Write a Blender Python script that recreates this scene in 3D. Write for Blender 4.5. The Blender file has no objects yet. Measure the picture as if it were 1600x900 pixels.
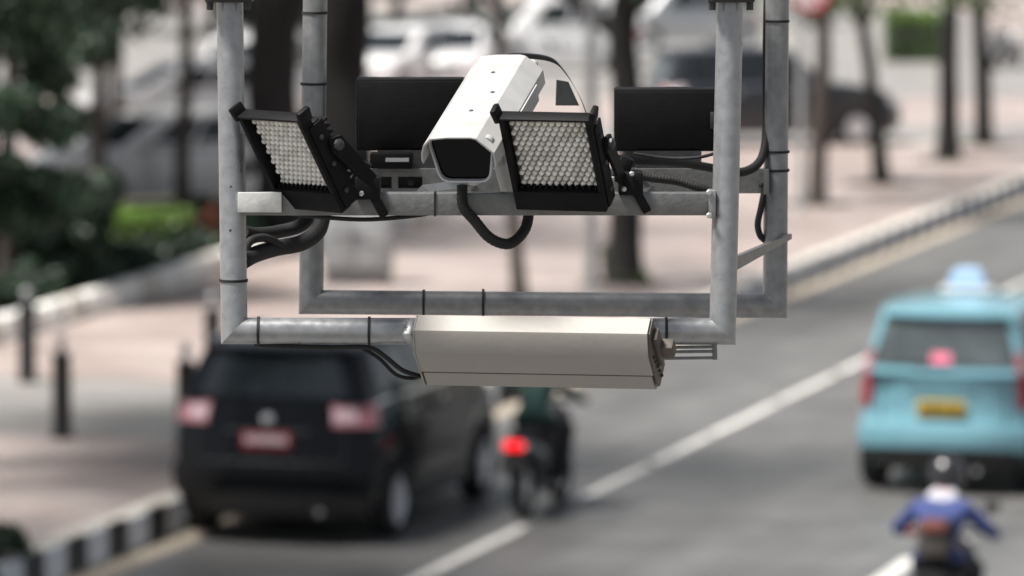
import bpy, bmesh, math, random
import numpy as np
from mathutils import Vector, Matrix, noise
random.seed(7); rng = np.random.default_rng(7)
R = math.radians
scene = bpy.context.scene
COL = scene.collection

# ------------------------------------------------------------------ camera
W_PX, H_PX, F_PX = 1600.0, 900.0, 7900.0          # photograph size, focal length in its pixels
CAM_Z, PITCH = 6.4, math.atan((450 + 286) / 7900.0)
cd = bpy.data.cameras.new('camera'); cam = bpy.data.objects.new('camera', cd); COL.objects.link(cam)
cd.sensor_width = 36; cd.lens = 36 * F_PX / W_PX
cd.clip_start = 0.5; cd.clip_end = 6000
cam.location = (0, 0, CAM_Z); cam.rotation_euler = (math.pi / 2 - PITCH, 0, 0)
cd.dof.use_dof = True; cd.dof.focus_distance = 11.35; cd.dof.aperture_fstop = 3.5
cd.dof.aperture_blades = 0
scene.camera = cam

# ------------------------------------------------------------------ sky, sun, exposure
SUN_EL, SUN_AZ = R(64), R(-112)                    # azimuth clockwise from +Y (camera looks along +Y)
wd = bpy.data.worlds.new('World'); scene.world = wd; wd.use_nodes = True
wn = wd.node_tree; bg = wn.nodes['Background']
sk = wn.nodes.new('ShaderNodeTexSky'); sk.sky_type = 'NISHITA'; sk.sun_disc = False
sk.sun_elevation = SUN_EL; sk.sun_rotation = SUN_AZ
sk.air_density = 1.0; sk.dust_density = 0.8; sk.ozone_density = 1.0
hsv = wn.nodes.new('ShaderNodeHueSaturation'); hsv.inputs['Saturation'].default_value = 0.35   # hazy, nearly white tropical sky
wn.links.new(sk.outputs[0], hsv.inputs['Color']); wn.links.new(hsv.outputs[0], bg.inputs[0]); bg.inputs[1].default_value = 0.06
sl = bpy.data.lights.new('sun', 'SUN'); sun = bpy.data.objects.new('sun', sl); COL.objects.link(sun)
sl.energy = 5.0; sl.angle = R(14); sl.color = (1.0, 0.955, 0.89)
sdir = Vector((math.sin(SUN_AZ) * math.cos(SUN_EL), math.cos(SUN_AZ) * math.cos(SUN_EL), math.sin(SUN_EL)))
sun.rotation_euler = sdir.to_track_quat('Z', 'Y').to_euler(); sun.location = (0, 0, 40)
scene.view_settings.view_transform = 'Standard'; scene.view_settings.look = 'None'
scene.view_settings.exposure = 0.68; scene.view_settings.gamma = 1.0
scene.render.engine = 'CYCLES'

# ------------------------------------------------------------------ pixel -> world
CP, SP = math.cos(PITCH), math.sin(PITCH)
def ray(px, py):
    a, b = (px - W_PX / 2) / F_PX, (H_PX / 2 - py) / F_PX
    return Vector((a, CP + b * SP, -SP + b * CP))          # view depth 1
def at(px, py, d):                                         # a point seen at a view depth d
    return Vector((0, 0, CAM_Z)) + ray(px, py) * d
def on(px, py, z=0.0):                                     # the point of the plane at height z
    r = ray(px, py); return Vector((0, 0, CAM_Z)) + r * ((z - CAM_Z) / r.z)
RA = math.atan((3080 - 800) / F_PX)                        # heading of the road, right of the view
RD = Vector((math.sin(RA), math.cos(RA), 0)); RN = Vector((math.cos(RA), -math.sin(RA), 0))
PZ = 0.30                                                  # pavement height above the road

# ------------------------------------------------------------------ materials
def mat(name, col, rough=0.6, metal=0.0, var=0.12, scale=6.0, bump=0.0, bscale=60.0, spec=0.5, coat=0.0,
        emit=None, trans=0.0, col2=None, detail=6.0, rvar=0.0):
    m = bpy.data.materials.new(name); m.use_nodes = True
    nt = m.node_tree; p = nt.nodes['Principled BSDF']
    p.inputs['Roughness'].default_value = rough; p.inputs['Metallic'].default_value = metal
    p.inputs['Specular IOR Level'].default_value = spec
    p.inputs['Coat Weight'].default_value = coat; p.inputs['Coat Roughness'].default_value = 0.06
    if trans: p.inputs['Transmission Weight'].default_value = trans
    tc = nt.nodes.new('ShaderNodeTexCoord')
    n = nt.nodes.new('ShaderNodeTexNoise'); n.inputs['Scale'].default_value = scale; n.inputs['Detail'].default_value = detail
    nt.links.new(tc.outputs['Object'], n.inputs['Vector'])
    cr = nt.nodes.new('ShaderNodeValToRGB')
    lo = [max(0, c * (1 - var)) for c in col]; hi = [min(1, c * (1 + var)) for c in (col2 or col)]
    cr.color_ramp.elements[0].position = 0.32; cr.color_ramp.elements[1].position = 0.68
    cr.color_ramp.elements[0].color = (*lo, 1); cr.color_ramp.elements[1].color = (*hi, 1)
    nt.links.new(n.outputs['Fac'], cr.inputs['Fac']); nt.links.new(cr.outputs['Color'], p.inputs['Base Color'])
    if rvar:
        mr = nt.nodes.new('ShaderNodeMapRange'); mr.inputs['To Min'].default_value = max(0, rough - rvar); mr.inputs['To Max'].default_value = rough + rvar
        mr.inputs['From Min'].default_value = 0.3; mr.inputs['From Max'].default_value = 0.7
        nt.links.new(n.outputs['Fac'], mr.inputs['Value']); nt.links.new(mr.outputs['Result'], p.inputs['Roughness'])
    if bump:
        b = nt.nodes.new('ShaderNodeTexNoise'); b.inputs['Scale'].default_value = bscale; b.inputs['Detail'].default_value = 4
        nt.links.new(tc.outputs['Object'], b.inputs['Vector'])
        bp = nt.nodes.new('ShaderNodeBump'); bp.inputs['Strength'].default_value = bump; bp.inputs['Distance'].default_value = 0.01
        nt.links.new(b.outputs['Fac'], bp.inputs['Height']); nt.links.new(bp.outputs['Normal'], p.inputs['Normal'])
    if emit:
        p.inputs['Emission Color'].default_value = (*emit[0], 1); p.inputs['Emission Strength'].default_value = emit[1]
    return m
def asphalt_mat():
    m = mat('asphalt', (0.125, 0.123, 0.122), 0.46, var=0.22, scale=1.3, bump=0.03, bscale=90, spec=0.9, detail=8)
    nt = m.node_tree; p = nt.nodes['Principled BSDF']; ramp = [n for n in nt.nodes if n.type == 'VALTORGB'][0]
    tc = [n for n in nt.nodes if n.type == 'TEX_COORD'][0]
    mp = nt.nodes.new('ShaderNodeMapping'); mp.inputs['Rotation'].default_value = (0, 0, RA)
    nt.links.new(tc.outputs['Object'], mp.inputs['Vector'])
    mp2 = nt.nodes.new('ShaderNodeMapping'); mp2.inputs['Scale'].default_value = (1.0, 0.03, 1)
    nt.links.new(mp.outputs['Vector'], mp2.inputs['Vector'])
    n2 = nt.nodes.new('ShaderNodeTexNoise'); n2.inputs['Scale'].default_value = 1.4; n2.inputs['Detail'].default_value = 5
    nt.links.new(mp2.outputs['Vector'], n2.inputs['Vector'])
    fine = nt.nodes.new('ShaderNodeTexNoise'); fine.inputs['Scale'].default_value = 45; fine.inputs['Detail'].default_value = 3
    nt.links.new(tc.outputs['Object'], fine.inputs['Vector'])
    ad = nt.nodes.new('ShaderNodeMath'); ad.operation = 'ADD'
    nt.links.new(n2.outputs['Fac'], ad.inputs[0]); nt.links.new(fine.outputs['Fac'], ad.inputs[1])
    mr = nt.nodes.new('ShaderNodeMapRange'); mr.inputs['From Min'].default_value = 0.6; mr.inputs['From Max'].default_value = 1.4
    mr.inputs['To Min'].default_value = 0.62; mr.inputs['To Max'].default_value = 1.4
    nt.links.new(ad.outputs[0], mr.inputs['Value'])
    mx = nt.nodes.new('ShaderNodeMix'); mx.data_type = 'RGBA'; mx.blend_type = 'MULTIPLY'; mx.inputs['Factor'].default_value = 1
    nt.links.new(ramp.outputs['Color'], mx.inputs['A']); nt.links.new(mr.outputs['Result'], mx.inputs['B'])
    nt.links.new(mx.outputs['Result'], p.inputs['Base Color'])
    return m
def paver_mat():
    m = mat('red_pavers', (0.385, 0.315, 0.29), 0.44, var=0.16, scale=0.7, bump=0.03, bscale=50, col2=(0.44, 0.38, 0.355))
    nt = m.node_tree; p = nt.nodes['Principled BSDF']; ramp = [n for n in nt.nodes if n.type == 'VALTORGB'][0]
    tc = [n for n in nt.nodes if n.type == 'TEX_COORD'][0]
    mp = nt.nodes.new('ShaderNodeMapping'); mp.inputs['Rotation'].default_value = (0, 0, RA)
    nt.links.new(tc.outputs['Object'], mp.inputs['Vector'])
    bt = nt.nodes.new('ShaderNodeTexBrick'); bt.inputs['Scale'].default_value = 1.0
    bt.inputs['Brick Width'].default_value = 0.21; bt.inputs['Row Height'].default_value = 0.105; bt.inputs['Mortar Size'].default_value = 0.006
    bt.inputs['Color1'].default_value = (1.08, 1.0, 0.98, 1); bt.inputs['Color2'].default_value = (0.82, 0.85, 0.86, 1); bt.inputs['Mortar'].default_value = (0.6, 0.66, 0.68, 1)
    nt.links.new(mp.outputs['Vector'], bt.inputs['Vector'])
    mx = nt.nodes.new('ShaderNodeMix'); mx.data_type = 'RGBA'; mx.blend_type = 'MULTIPLY'; mx.inputs['Factor'].default_value = 1
    nt.links.new(ramp.outputs['Color'], mx.inputs['A']); nt.links.new(bt.outputs['Color'], mx.inputs['B'])
    nt.links.new(mx.outputs['Result'], p.inputs['Base Color'])
    return m
M = {}
M['asphalt'] = asphalt_mat(); M['pavers'] = paver_mat()
M['drive'] = mat('driveway_asphalt', (0.26, 0.25, 0.24), 0.55, var=0.15, scale=1.5, bump=0.3)
M['gutter'] = mat('gutter_concrete', (0.38, 0.33, 0.27), 0.8, var=0.25, scale=2.0, bump=0.3)
M['soil'] = mat('soil', (0.05, 0.045, 0.03), 0.95, var=0.4, scale=3, bump=0.5)
M['ground'] = mat('ground_cover', (0.17, 0.155, 0.14), 0.9, var=0.3, scale=0.3)
M['concrete'] = mat('kerb_concrete', (0.60, 0.57, 0.52), 0.85, var=0.2, scale=5, bump=0.4)
M['kwhite'] = mat('kerb_white_paint', (0.74, 0.75, 0.78), 0.65, var=0.16, scale=7, bump=0.3)
M['kblack'] = mat('kerb_black_paint', (0.045, 0.045, 0.05), 0.6, var=0.4, scale=7, bump=0.3)
M['road_white'] = mat('road_paint', (0.66, 0.65, 0.63), 0.6, var=0.35, scale=9, bump=0.3)
M['galv'] = mat('galvanised_steel', (0.31, 0.318, 0.33), 0.32, metal=0.5, var=0.11, scale=40, bump=0.03, bscale=40, rvar=0.06, detail=2.0)
M['galv_dull'] = mat('dull_galvanised_steel', (0.17, 0.175, 0.175), 0.42, metal=0.4, var=0.12, scale=40, detail=2.0, bump=0.15, bscale=80)
M['galv_shaded'] = mat('shaded_galvanised_steel', (0.23, 0.236, 0.242), 0.36, metal=0.45, var=0.14, scale=35, bump=0.03, bscale=40, detail=2.0)  # rear frame steel, its shade put into this darker tone
M['dark_steel'] = mat('dark_painted_steel', (0.03, 0.03, 0.032), 0.5, var=0.3, scale=20, bump=0.1)
M['black_matt'] = mat('black_powder_coat', (0.004, 0.004, 0.005), 0.62, var=0.3, scale=25, bump=0.1, bscale=200, spec=0.18)
M['black_gloss'] = mat('black_glass', (0.003, 0.003, 0.004), 0.10, var=0.1, spec=0.12)
M['rubber'] = mat('black_rubber', (0.010, 0.010, 0.011), 0.75, var=0.3, scale=30, bump=0.2, bscale=150)
M['house_white'] = mat('white_housing_paint', (0.43, 0.43, 0.428), 0.42, var=0.12, scale=12, bump=0.04)
M['house_grey'] = mat('grey_housing_paint', (0.42, 0.43, 0.45), 0.5, var=0.08, scale=12)
M['cream'] = mat('cream_radome', (0.28, 0.265, 0.243), 0.5, var=0.05, scale=5, bump=0.05)
M['cream_dark'] = mat('brown_end_cap', (0.10, 0.085, 0.07), 0.6, var=0.2, scale=15)
M['lens'] = mat('led_lens', (0.80, 0.79, 0.74), 0.30, var=0.12, scale=60, spec=0.5)
LENS = [M['lens'], mat('led_lens_dusty', (0.66, 0.65, 0.60), 0.4, var=0.15, scale=60), mat('led_lens_clear', (0.84, 0.83, 0.80), 0.18, var=0.15, scale=60)]
M['lens_base'] = mat('led_board', (0.10, 0.098, 0.09), 0.5, var=0.15, scale=80)
M['bolt'] = mat('zinc_bolt', (0.5, 0.5, 0.5), 0.4, metal=0.7)
M['suv_black'] = mat('black_car_paint', (0.004, 0.005, 0.007), 0.22, var=0.1, coat=0.2, spec=0.1)
M['suv_olive'] = mat('dark_car_paint', (0.02, 0.021, 0.026), 0.28, var=0.1, coat=0.3)
M['taxi_blue'] = mat('light_blue_car_paint', (0.18, 0.385, 0.46), 0.25, var=0.04, coat=1.0)
M['car_white'] = mat('white_car_paint', (0.78, 0.78, 0.79), 0.3, var=0.03, coat=0.7)
M['car_silver'] = mat('silver_car_paint', (0.5, 0.51, 0.53), 0.3, metal=0.5, var=0.03, coat=0.7)
M['car_glass'] = mat('car_glass', (0.012, 0.016, 0.02), 0.06, var=0.1, spec=0.6)
M['glass_light'] = mat('pale_tinted_glass', (0.07, 0.085, 0.09), 0.06, var=0.5, scale=2.5, spec=0.8)
M['car_trim'] = mat('car_trim_plastic', (0.018, 0.018, 0.019), 0.55, var=0.2)
M['chrome'] = mat('chrome', (0.75, 0.76, 0.78), 0.15, metal=1.0, var=0.03)
M['alloy'] = mat('alloy_rim', (0.86, 0.87, 0.90), 0.28, metal=0.85, var=0.05)
M['lamp_pink'] = mat('pinkish_lamp_lens', (0.40, 0.16, 0.18), 0.15, var=0.2, coat=0.6)
M['lamp_pale'] = mat('pale_pink_lamp_lens', (0.58, 0.42, 0.46), 0.15, var=0.1, coat=0.6)
M['lamp_red'] = mat('red_lamp_lens', (0.30, 0.02, 0.03), 0.15, var=0.15, coat=0.6)
M['lamp_clear'] = mat('clear_lamp_lens', (0.72, 0.66, 0.68), 0.15, var=0.1, coat=0.6)
M['brake'] = mat('lit_brake_lamp', (0.8, 0.02, 0.03), 0.3, emit=((1.0, 0.012, 0.02), 0.9))
M['plate_red'] = mat('red_plate', (0.24, 0.012, 0.025), 0.4)
M['plate_yellow'] = mat('yellow_plate', (0.55, 0.36, 0.03), 0.4)
M['plate_white'] = mat('white_plate_paint', (0.7, 0.7, 0.7), 0.4)
M['plate_dark'] = mat('black_plate_paint', (0.02, 0.02, 0.02), 0.5)
M['pink'] = mat('pink_sticker', (0.80, 0.20, 0.32), 0.5)
M['sign_blue'] = mat('pale_blue_lamp', (0.42, 0.60, 0.85), 0.35, var=0.1, scale=3)
M['bark'] = mat('dark_bark', (0.015, 0.014, 0.014), 0.95, var=0.45, scale=8, bump=1.0, bscale=25)
M['bark2'] = mat('brown_bark', (0.075, 0.063, 0.055), 0.95, var=0.4, scale=8, bump=1.0, bscale=25)
M['leaf_d'] = mat('dark_leaves', (0.026, 0.050, 0.036), 0.5, var=0.5, scale=1.5, col2=(0.045, 0.08, 0.045))
M['leaf_m'] = mat('mid_leaves', (0.05, 0.095, 0.03), 0.55, var=0.45, scale=1.5, col2=(0.08, 0.13, 0.04))
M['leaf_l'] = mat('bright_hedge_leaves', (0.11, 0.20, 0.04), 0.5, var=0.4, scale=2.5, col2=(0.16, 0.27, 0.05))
M['leaf_r'] = mat('reddish_leaves', (0.22, 0.06, 0.04), 0.55, var=0.5, scale=3, col2=(0.30, 0.11, 0.06))
M['bollard'] = mat('black_bollard_paint', (0.018, 0.019, 0.022), 0.45, var=0.3, scale=10)
M['pole_grey'] = mat('grey_pole_paint', (0.36, 0.37, 0.38), 0.5, var=0.12, scale=5)
M['cabinet'] = mat('grey_cabinet_paint', (0.36, 0.375, 0.385), 0.5, var=0.12, scale=4, bump=0.1)
M['cabinet_d'] = mat('cabinet_base', (0.14, 0.14, 0.15), 0.7, var=0.2)
M['sign_white'] = mat('sign_white', (0.75, 0.75, 0.75), 0.4)
M['sign_red'] = mat('sign_red', (0.50, 0.02, 0.03), 0.4)
M['jacket_blue'] = mat('blue_jacket', (0.032, 0.052, 0.175), 0.8, var=0.25, scale=9, bump=0.5, bscale=14)
M['jacket_green'] = mat('dark_green_jacket', (0.012, 0.045, 0.040), 0.8, var=0.3, scale=9, bump=0.5, bscale=14)
M['cloth_dark'] = mat('dark_trousers', (0.016, 0.017, 0.022), 0.85, var=0.3, scale=9, bump=0.4, bscale=14)
M['skin'] = mat('skin', (0.42, 0.20, 0.13), 0.5, var=0.1, scale=20)
M['glove_red'] = mat('reddish_glove', (0.50, 0.13, 0.11), 0.7, var=0.1, scale=20)
M['helmet'] = mat('dark_helmet', (0.02, 0.02, 0.024), 0.22, coat=0.5)
M['helmet_w'] = mat('pale_helmet', (0.72, 0.72, 0.72), 0.25, coat=0.5)
M['collar'] = mat('white_hood_cloth', (0.5, 0.5, 0.55), 0.8, var=0.1)
M['bag'] = mat('dark_backpack', (0.03, 0.024, 0.022), 0.8, var=0.3, scale=9, bump=0.3)
M['bag_red'] = mat('red_backpack_flap', (0.13, 0.04, 0.035), 0.8, var=0.2)
M['bike_dark'] = mat('dark_scooter_plastic', (0.016, 0.016, 0.019), 0.35, var=0.2, coat=0.4)
M['seat'] = mat('seat_vinyl', (0.012, 0.012, 0.013), 0.5, var=0.2)

# ------------------------------------------------------------------ mesh helpers
class MB:
    def __init__(s): s.v = []; s.f = []; s.mi = []
    def add(s, vs, fs, mi=0):
        o = len(s.v); s.v += [Vector(p) for p in vs]; s.f += [tuple(i + o for i in f) for f in fs]; s.mi += [mi] * len(fs); return s
    def box(s, c, size, rot=None, mi=0, bev=0.0):
        c = Vector(c); hx, hy, hz = [q / 2 for q in size]
        if bev <= 0:
            pts = [Vector((x, y, z)) for x in (-hx, hx) for y in (-hy, hy) for z in (-hz, hz)]
            fs = [(0, 1, 3, 2), (4, 6, 7, 5), (0, 4, 5, 1), (2, 3, 7, 6), (0, 2, 6, 4), (1, 5, 7, 3)]
        else:
            b = min(bev, hx * .95, hy * .95, hz * .95); bm = bmesh.new(); bmesh.ops.create_cube(bm, size=1)
            for v in bm.verts: v.co = Vector((v.co.x * 2 * hx, v.co.y * 2 * hy, v.co.z * 2 * hz))
            bmesh.ops.bevel(bm, geom=list(bm.edges), offset=b, segments=2, profile=0.5, affect='EDGES')
            bm.verts.index_update(); pts = [v.co.copy() for v in bm.verts]; fs = [tuple(v.index for v in f.verts) for f in bm.faces]; bm.free()
        if rot is not None: pts = [rot @ p for p in pts]
        return s.add([p + c for p in pts], fs, mi)
    def tube(s, path, rad, seg=12, mi=0, n0=None, n1=None, caps=True):
        P = [Vector(p) for p in path]; n = len(P)
        rr = rad if hasattr(rad, '__len__') else [rad] * n
        T = [((P[min(i + 1, n - 1)] - P[max(i - 1, 0)]).normalized()) for i in range(n)]
        a = Vector((0, 0, 1)) if abs(T[0].z) < 0.9 else Vector((1, 0, 0))
        u = T[0].cross(a).normalized(); vs = []
        for i in range(n):
            u = (u - T[i] * u.dot(T[i])).normalized(); w = T[i].cross(u)
            for k in range(seg):
                t = 2 * math.pi * k / seg; p = P[i] + (u * math.cos(t) + w * math.sin(t)) * rr[i]
                nn = n0 if i == 0 else (n1 if i == n - 1 else None)
                if nn is not None: p = p + T[i] * (-(p - P[i]).dot(nn) / T[i].dot(nn))
                vs.append(p)
        fs = [(i * seg + k, i * seg + (k + 1) % seg, (i + 1) * seg + (k + 1) % seg, (i + 1) * seg + k) for i in range(n - 1) for k in range(seg)]
        if caps: fs += [tuple(reversed(range(seg))), tuple(range((n - 1) * seg, n * seg))]
        return s.add(vs, fs, mi)
    def lathe(s, prof, c=(0, 0, 0), axis=(0, 0, 1), seg=20, mi=0, caps=True):
        A = Vector(axis).normalized(); u = A.orthogonal().normalized(); w = A.cross(u); c = Vector(c); vs = []
        for r, h in prof:
            for k in range(seg):
                t = 2 * math.pi * k / seg; vs.append(c + A * h + (u * math.cos(t) + w * math.sin(t)) * max(r, 1e-4))
        fs = [(i * seg + k, i * seg + (k + 1) % seg, (i + 1) * seg + (k + 1) % seg, (i + 1) * seg + k) for i in range(len(prof) - 1) for k in range(seg)]
        if caps: fs += [tuple(reversed(range(seg))), tuple(range((len(prof) - 1) * seg, len(prof) * seg))]
        return s.add(vs, fs, mi)
    def prism(s, poly, o, ax, ay, az, depth, mi=0):          # outline in (ax, ay), extruded along az
        o, ax, ay, az = map(Vector, (o, ax, ay, az)); n = len(poly)
        vs = [o + ax * x + ay * y for x, y in poly] + [o + ax * x + ay * y + az * depth for x, y in poly]
        fs = [tuple(reversed(range(n))), tuple(range(n, 2 * n))] + [(i, (i + 1) % n, n + (i + 1) % n, n + i) for i in range(n)]
        return s.add(vs, fs, mi)
    def loft(s, rings, mi=0, caps=True):
        n = len(rings[0]); vs = [p for r in rings for p in r]
        fs = [(i * n + k, i * n + (k + 1) % n, (i + 1) * n + (k + 1) % n, (i + 1) * n + k) for i in range(len(rings) - 1) for k in range(n)]
        if caps: fs += [tuple(reversed(range(n))), tuple(range((len(rings) - 1) * n, len(rings) * n))]
        return s.add(vs, fs, mi)
    def slab(s, fn, na, nb, out, inn, mi=0):                 # fn(a,b) -> (point, normal); a closed curved slab
        G = [[fn(i / na, j / nb) for j in range(nb + 1)] for i in range(na + 1)]
        k = nb + 1; tot = (na + 1) * k
        vs = [p + n * out for r in G for p, n in r] + [p - n * inn for r in G for p, n in r]; fs = []
        for i in range(na):
            for j in range(nb):
                q = (i * k + j, (i + 1) * k + j, (i + 1) * k + j + 1, i * k + j + 1); fs += [q, tuple(tot + x for x in reversed(q))]
        rim = [i * k for i in range(na + 1)] + [na * k + j for j in range(1, nb + 1)] + [i * k + nb for i in range(na - 1, -1, -1)] + [j for j in range(nb - 1, 0, -1)]
        for i in range(len(rim)):
            a, b = rim[i], rim[(i + 1) % len(rim)]; fs.append((b, a, tot + a, tot + b))
        return s.add(vs, fs, mi)
    def mesh(s, name, mats, smooth=35, off=None, recalc=True):
        me = bpy.data.meshes.new(name); vs = s.v if off is None else [p - off for p in s.v]
        me.from_pydata([tuple(p) for p in vs], [], s.f)
        for m in (mats if isinstance(mats, (list, tuple)) else [mats]): me.materials.append(m)
        if any(s.mi): me.polygons.foreach_set('material_index', s.mi)
        if recalc:
            bm = bmesh.new(); bm.from_mesh(me); bmesh.ops.recalc_face_normals(bm, faces=bm.faces); bm.to_mesh(me); bm.free()
        if smooth:
            me.shade_smooth(); me.set_sharp_from_angle(angle=R(smooth))
        me.update(); return me
    def build(s, name, mats, parent=None, smooth=35, off=None):
        return link(name, s.mesh(name, mats, smooth, off), parent)
def link(name, me, parent=None):
    o = bpy.data.objects.new(name, me); COL.objects.link(o)
    if parent is not None: o.parent = parent
    return o
def tag(o, label, cat, group=None):
    o['label'] = label; o['category'] = cat
    if group: o['group'] = group
    return o
def thing(name, label, cat, loc=(0, 0, 0), rotz=0.0, group=None, mtx=None):
    o = bpy.data.objects.new(name, None); COL.objects.link(o); o.empty_display_size = 0.1
    if mtx is not None: o.matrix_world = mtx
    else: o.location = loc; o.rotation_euler = (0, 0, rotz)
    return tag(o, label, cat, group)
def struct(o): o['kind'] = 'structure'; return o
def copy_tree(o, parent=None):
    c = o.copy(); COL.objects.link(c); c.parent = parent
    for ch in list(o.children): copy_tree(ch, c)
    return c
def smooth_path(pts, n=24):
    P = [Vector(p) for p in pts]; P = [P[0] * 2 - P[1]] + P + [P[-1] * 2 - P[-2]]; out = []
    segs = len(P) - 3
    for i in range(segs):
        for k in range(max(2, n // segs)):
            t = k / max(2, n // segs); a, b, c, d = P[i:i + 4]
            out.append(0.5 * ((2 * b) + (c - a) * t + (2 * a - 5 * b + 4 * c - d) * t * t + (3 * b - a - 3 * c + d) * t ** 3))
    out.append(P[-2]); return out
def lerp(a, b, t): return a + (b - a) * t
def pl(tab, x):                                             # piecewise linear table, smoothed ends
    if x <= tab[0][0]: return tab[0][1]
    for (x0, y0), (x1, y1) in zip(tab, tab[1:]):
        if x <= x1: return lerp(y0, y1, (x - x0) / (x1 - x0))
    return tab[-1][1]

# ================================================================== ground, road, pavement
K0 = on(186, 868)                                           # a point of the kerb's foot on the road
def rp(s, t, z=0.0): p = K0 + RD * s + RN * t; return Vector((p.x, p.y, z))   # s along the road, t right of the kerb
def sheet(name, pts, m, n=1):
    b = MB(); b.add(pts, [tuple(range(len(pts)))]); o = b.build(name, m, smooth=0); return struct(o)
sheet('ground', [(-1500, -300, -0.06), (1500, -300, -0.06), (1500, 3000, -0.06), (-1500, 3000, -0.06)], M['ground'])
sheet('road', [rp(-60, -0.2), rp(-60, 15.2), rp(170, 15.2), rp(170, -0.2)], M['asphalt'])
sheet('gutter', [rp(-60, 0.0, 0.004), rp(-60, 0.36, 0.004), rp(170, 0.36, 0.004), rp(170, 0.0, 0.004)], M['gutter'])
INNER = [on(-220, 592, PZ), on(0, 531, PZ), on(170, 481, PZ), on(345, 425, PZ), on(450, 396, PZ), on(560, 370, PZ), on(680, 343, PZ)]
far_l = rp(135, -45); far_r = rp(135, -0.25)
pv = MB(); poly = [rp(-40, -0.25), rp(135, -0.25), rp(135, -70), rp(60, -70), rp(-40, -70)]
pv.add([Vector((p.x, p.y, PZ)) for p in poly], [tuple(range(5))])
struct(pv.build('pavement', M['pavers'], smooth=0))
# grey driveway that crosses the pavement
d0 = on(140, 682, PZ); d1 = on(140, 592, PZ)
s0 = (d0 - K0).dot(RD); s1 = (d1 - K0).dot(RD)
sheet('driveway', [rp(s0, -0.27, PZ + 0.004), rp(s1, -0.27, PZ + 0.004), rp(s1, -14, PZ + 0.004), rp(s0, -14, PZ + 0.004)], M['drive'])
# forecourt lane beyond the trees
e0, e1 = on(1200, 212, PZ), on(1200, 186, PZ)
sheet('forecourt_lane', [(-40, e0.y, PZ + 0.004), (40, e0.y - 3, PZ + 0.004), (40, e1.y - 3, PZ + 0.004), (-40, e1.y, PZ + 0.004)], M['drive'])
sheet('parking_ground', [(-60, e1.y + 8, PZ + 0.008), (14, e1.y + 8, PZ + 0.008), (14, e1.y + 60, PZ + 0.008), (-60, e1.y + 60, PZ + 0.008)], M['drive'])
# planting soil behind the inner kerb
soil = [p + Vector((-0.1, 0.35, 0.03)) for p in INNER]
sheet('planting_bed', soil + [soil[-1] + Vector((-1.5, 4.0, 0)), soil[-1] + Vector((-8, 7, 0)), soil[0] + Vector((-10, 12, 0))], M['soil'])

# kerb along the road: one stone each, black and white in turn
def stone_mesh(name, face, L=0.485, w=0.25, h=PZ, r=0.035):
    b = MB(); hy = L / 2; rings = []
    prof = [(0, -0.05), (0, h - r), (-r * .3, h - r * .3), (-r, h), (-w, h), (-w, -0.05)]
    vs = [(x, y, z) for y in (-hy, hy) for x, z in prof]; n = len(prof)
    b.add(vs, [tuple(range(n)), tuple(reversed(range(n, 2 * n)))]); b.add(vs, [(i, i + 1, n + i + 1, n + i) for i in range(3, n - 1)])
    b.add(vs, [(i, i + 1, n + i + 1, n + i) for i in range(0, 3)], 1)
    return b.mesh(name, [M['concrete'], face], 30)
M['kgrey'] = mat('grey_kerb_paint', (0.16, 0.16, 0.18), 0.6, var=0.35, scale=4, bump=0.3)  # lighter grey for the dark stones on the far stretch
sm = [stone_mesh('kerb_stone', M['kblack']), stone_mesh('kerb_stone', M['kwhite']), stone_mesh('kerb_stone', M['kgrey'])]
kerb = bpy.data.objects.new('kerb', None); COL.objects.link(kerb); kerb['kind'] = 'structure'
kerb.location = rp(0, 0); kerb.rotation_euler = (0, 0, -RA)
for i in range(-116, 180):
    o = link('kerb_stone', sm[2 if (i % 2 == 0 and i > 34) else i % 2], kerb); o.location = (random.uniform(-.006, .006), i * 0.5, random.uniform(-.008, .004)); o.rotation_euler = (0, 0, random.uniform(-.008, .008))
b = MB(); b.box((-0.135, 15, 0.1), (0.2, 146, 0.3)); o = b.build('kerb_bedding', M['concrete'], kerb, 0)   # mortar core the stones stand in
# inner kerb of the planting bed
ik = bpy.data.objects.new('planting_kerb', None); COL.objects.link(ik); ik['kind'] = 'structure'
def istone(face):
    b = MB(); b.box((0, 0, 0.12), (0.28, 0.66, 0.36), bev=0.10); return b.mesh('kerb_stone', [face], 40)
M['kbright'] = mat('white_limewash', (0.82, 0.81, 0.78), 0.7, var=0.12, scale=6, bump=0.3)
im = [istone(M['kbright']), istone(M['concrete'])]
pth = smooth_path(INNER, 240); acc = 0; cnt = 0
for a, c in zip(pth, pth[1:]):
    acc += (c - a).length
    if acc >= 0.70:
        acc = 0; o = link('kerb_stone', im[0 if cnt % 4 else 1], ik); d = (c - a)
        o.location = Vector((c.x, c.y, PZ)); o.rotation_euler = (0, 0, math.atan2(d.y, d.x) - math.pi / 2 + random.uniform(-.03, .03)); cnt += 1
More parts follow.
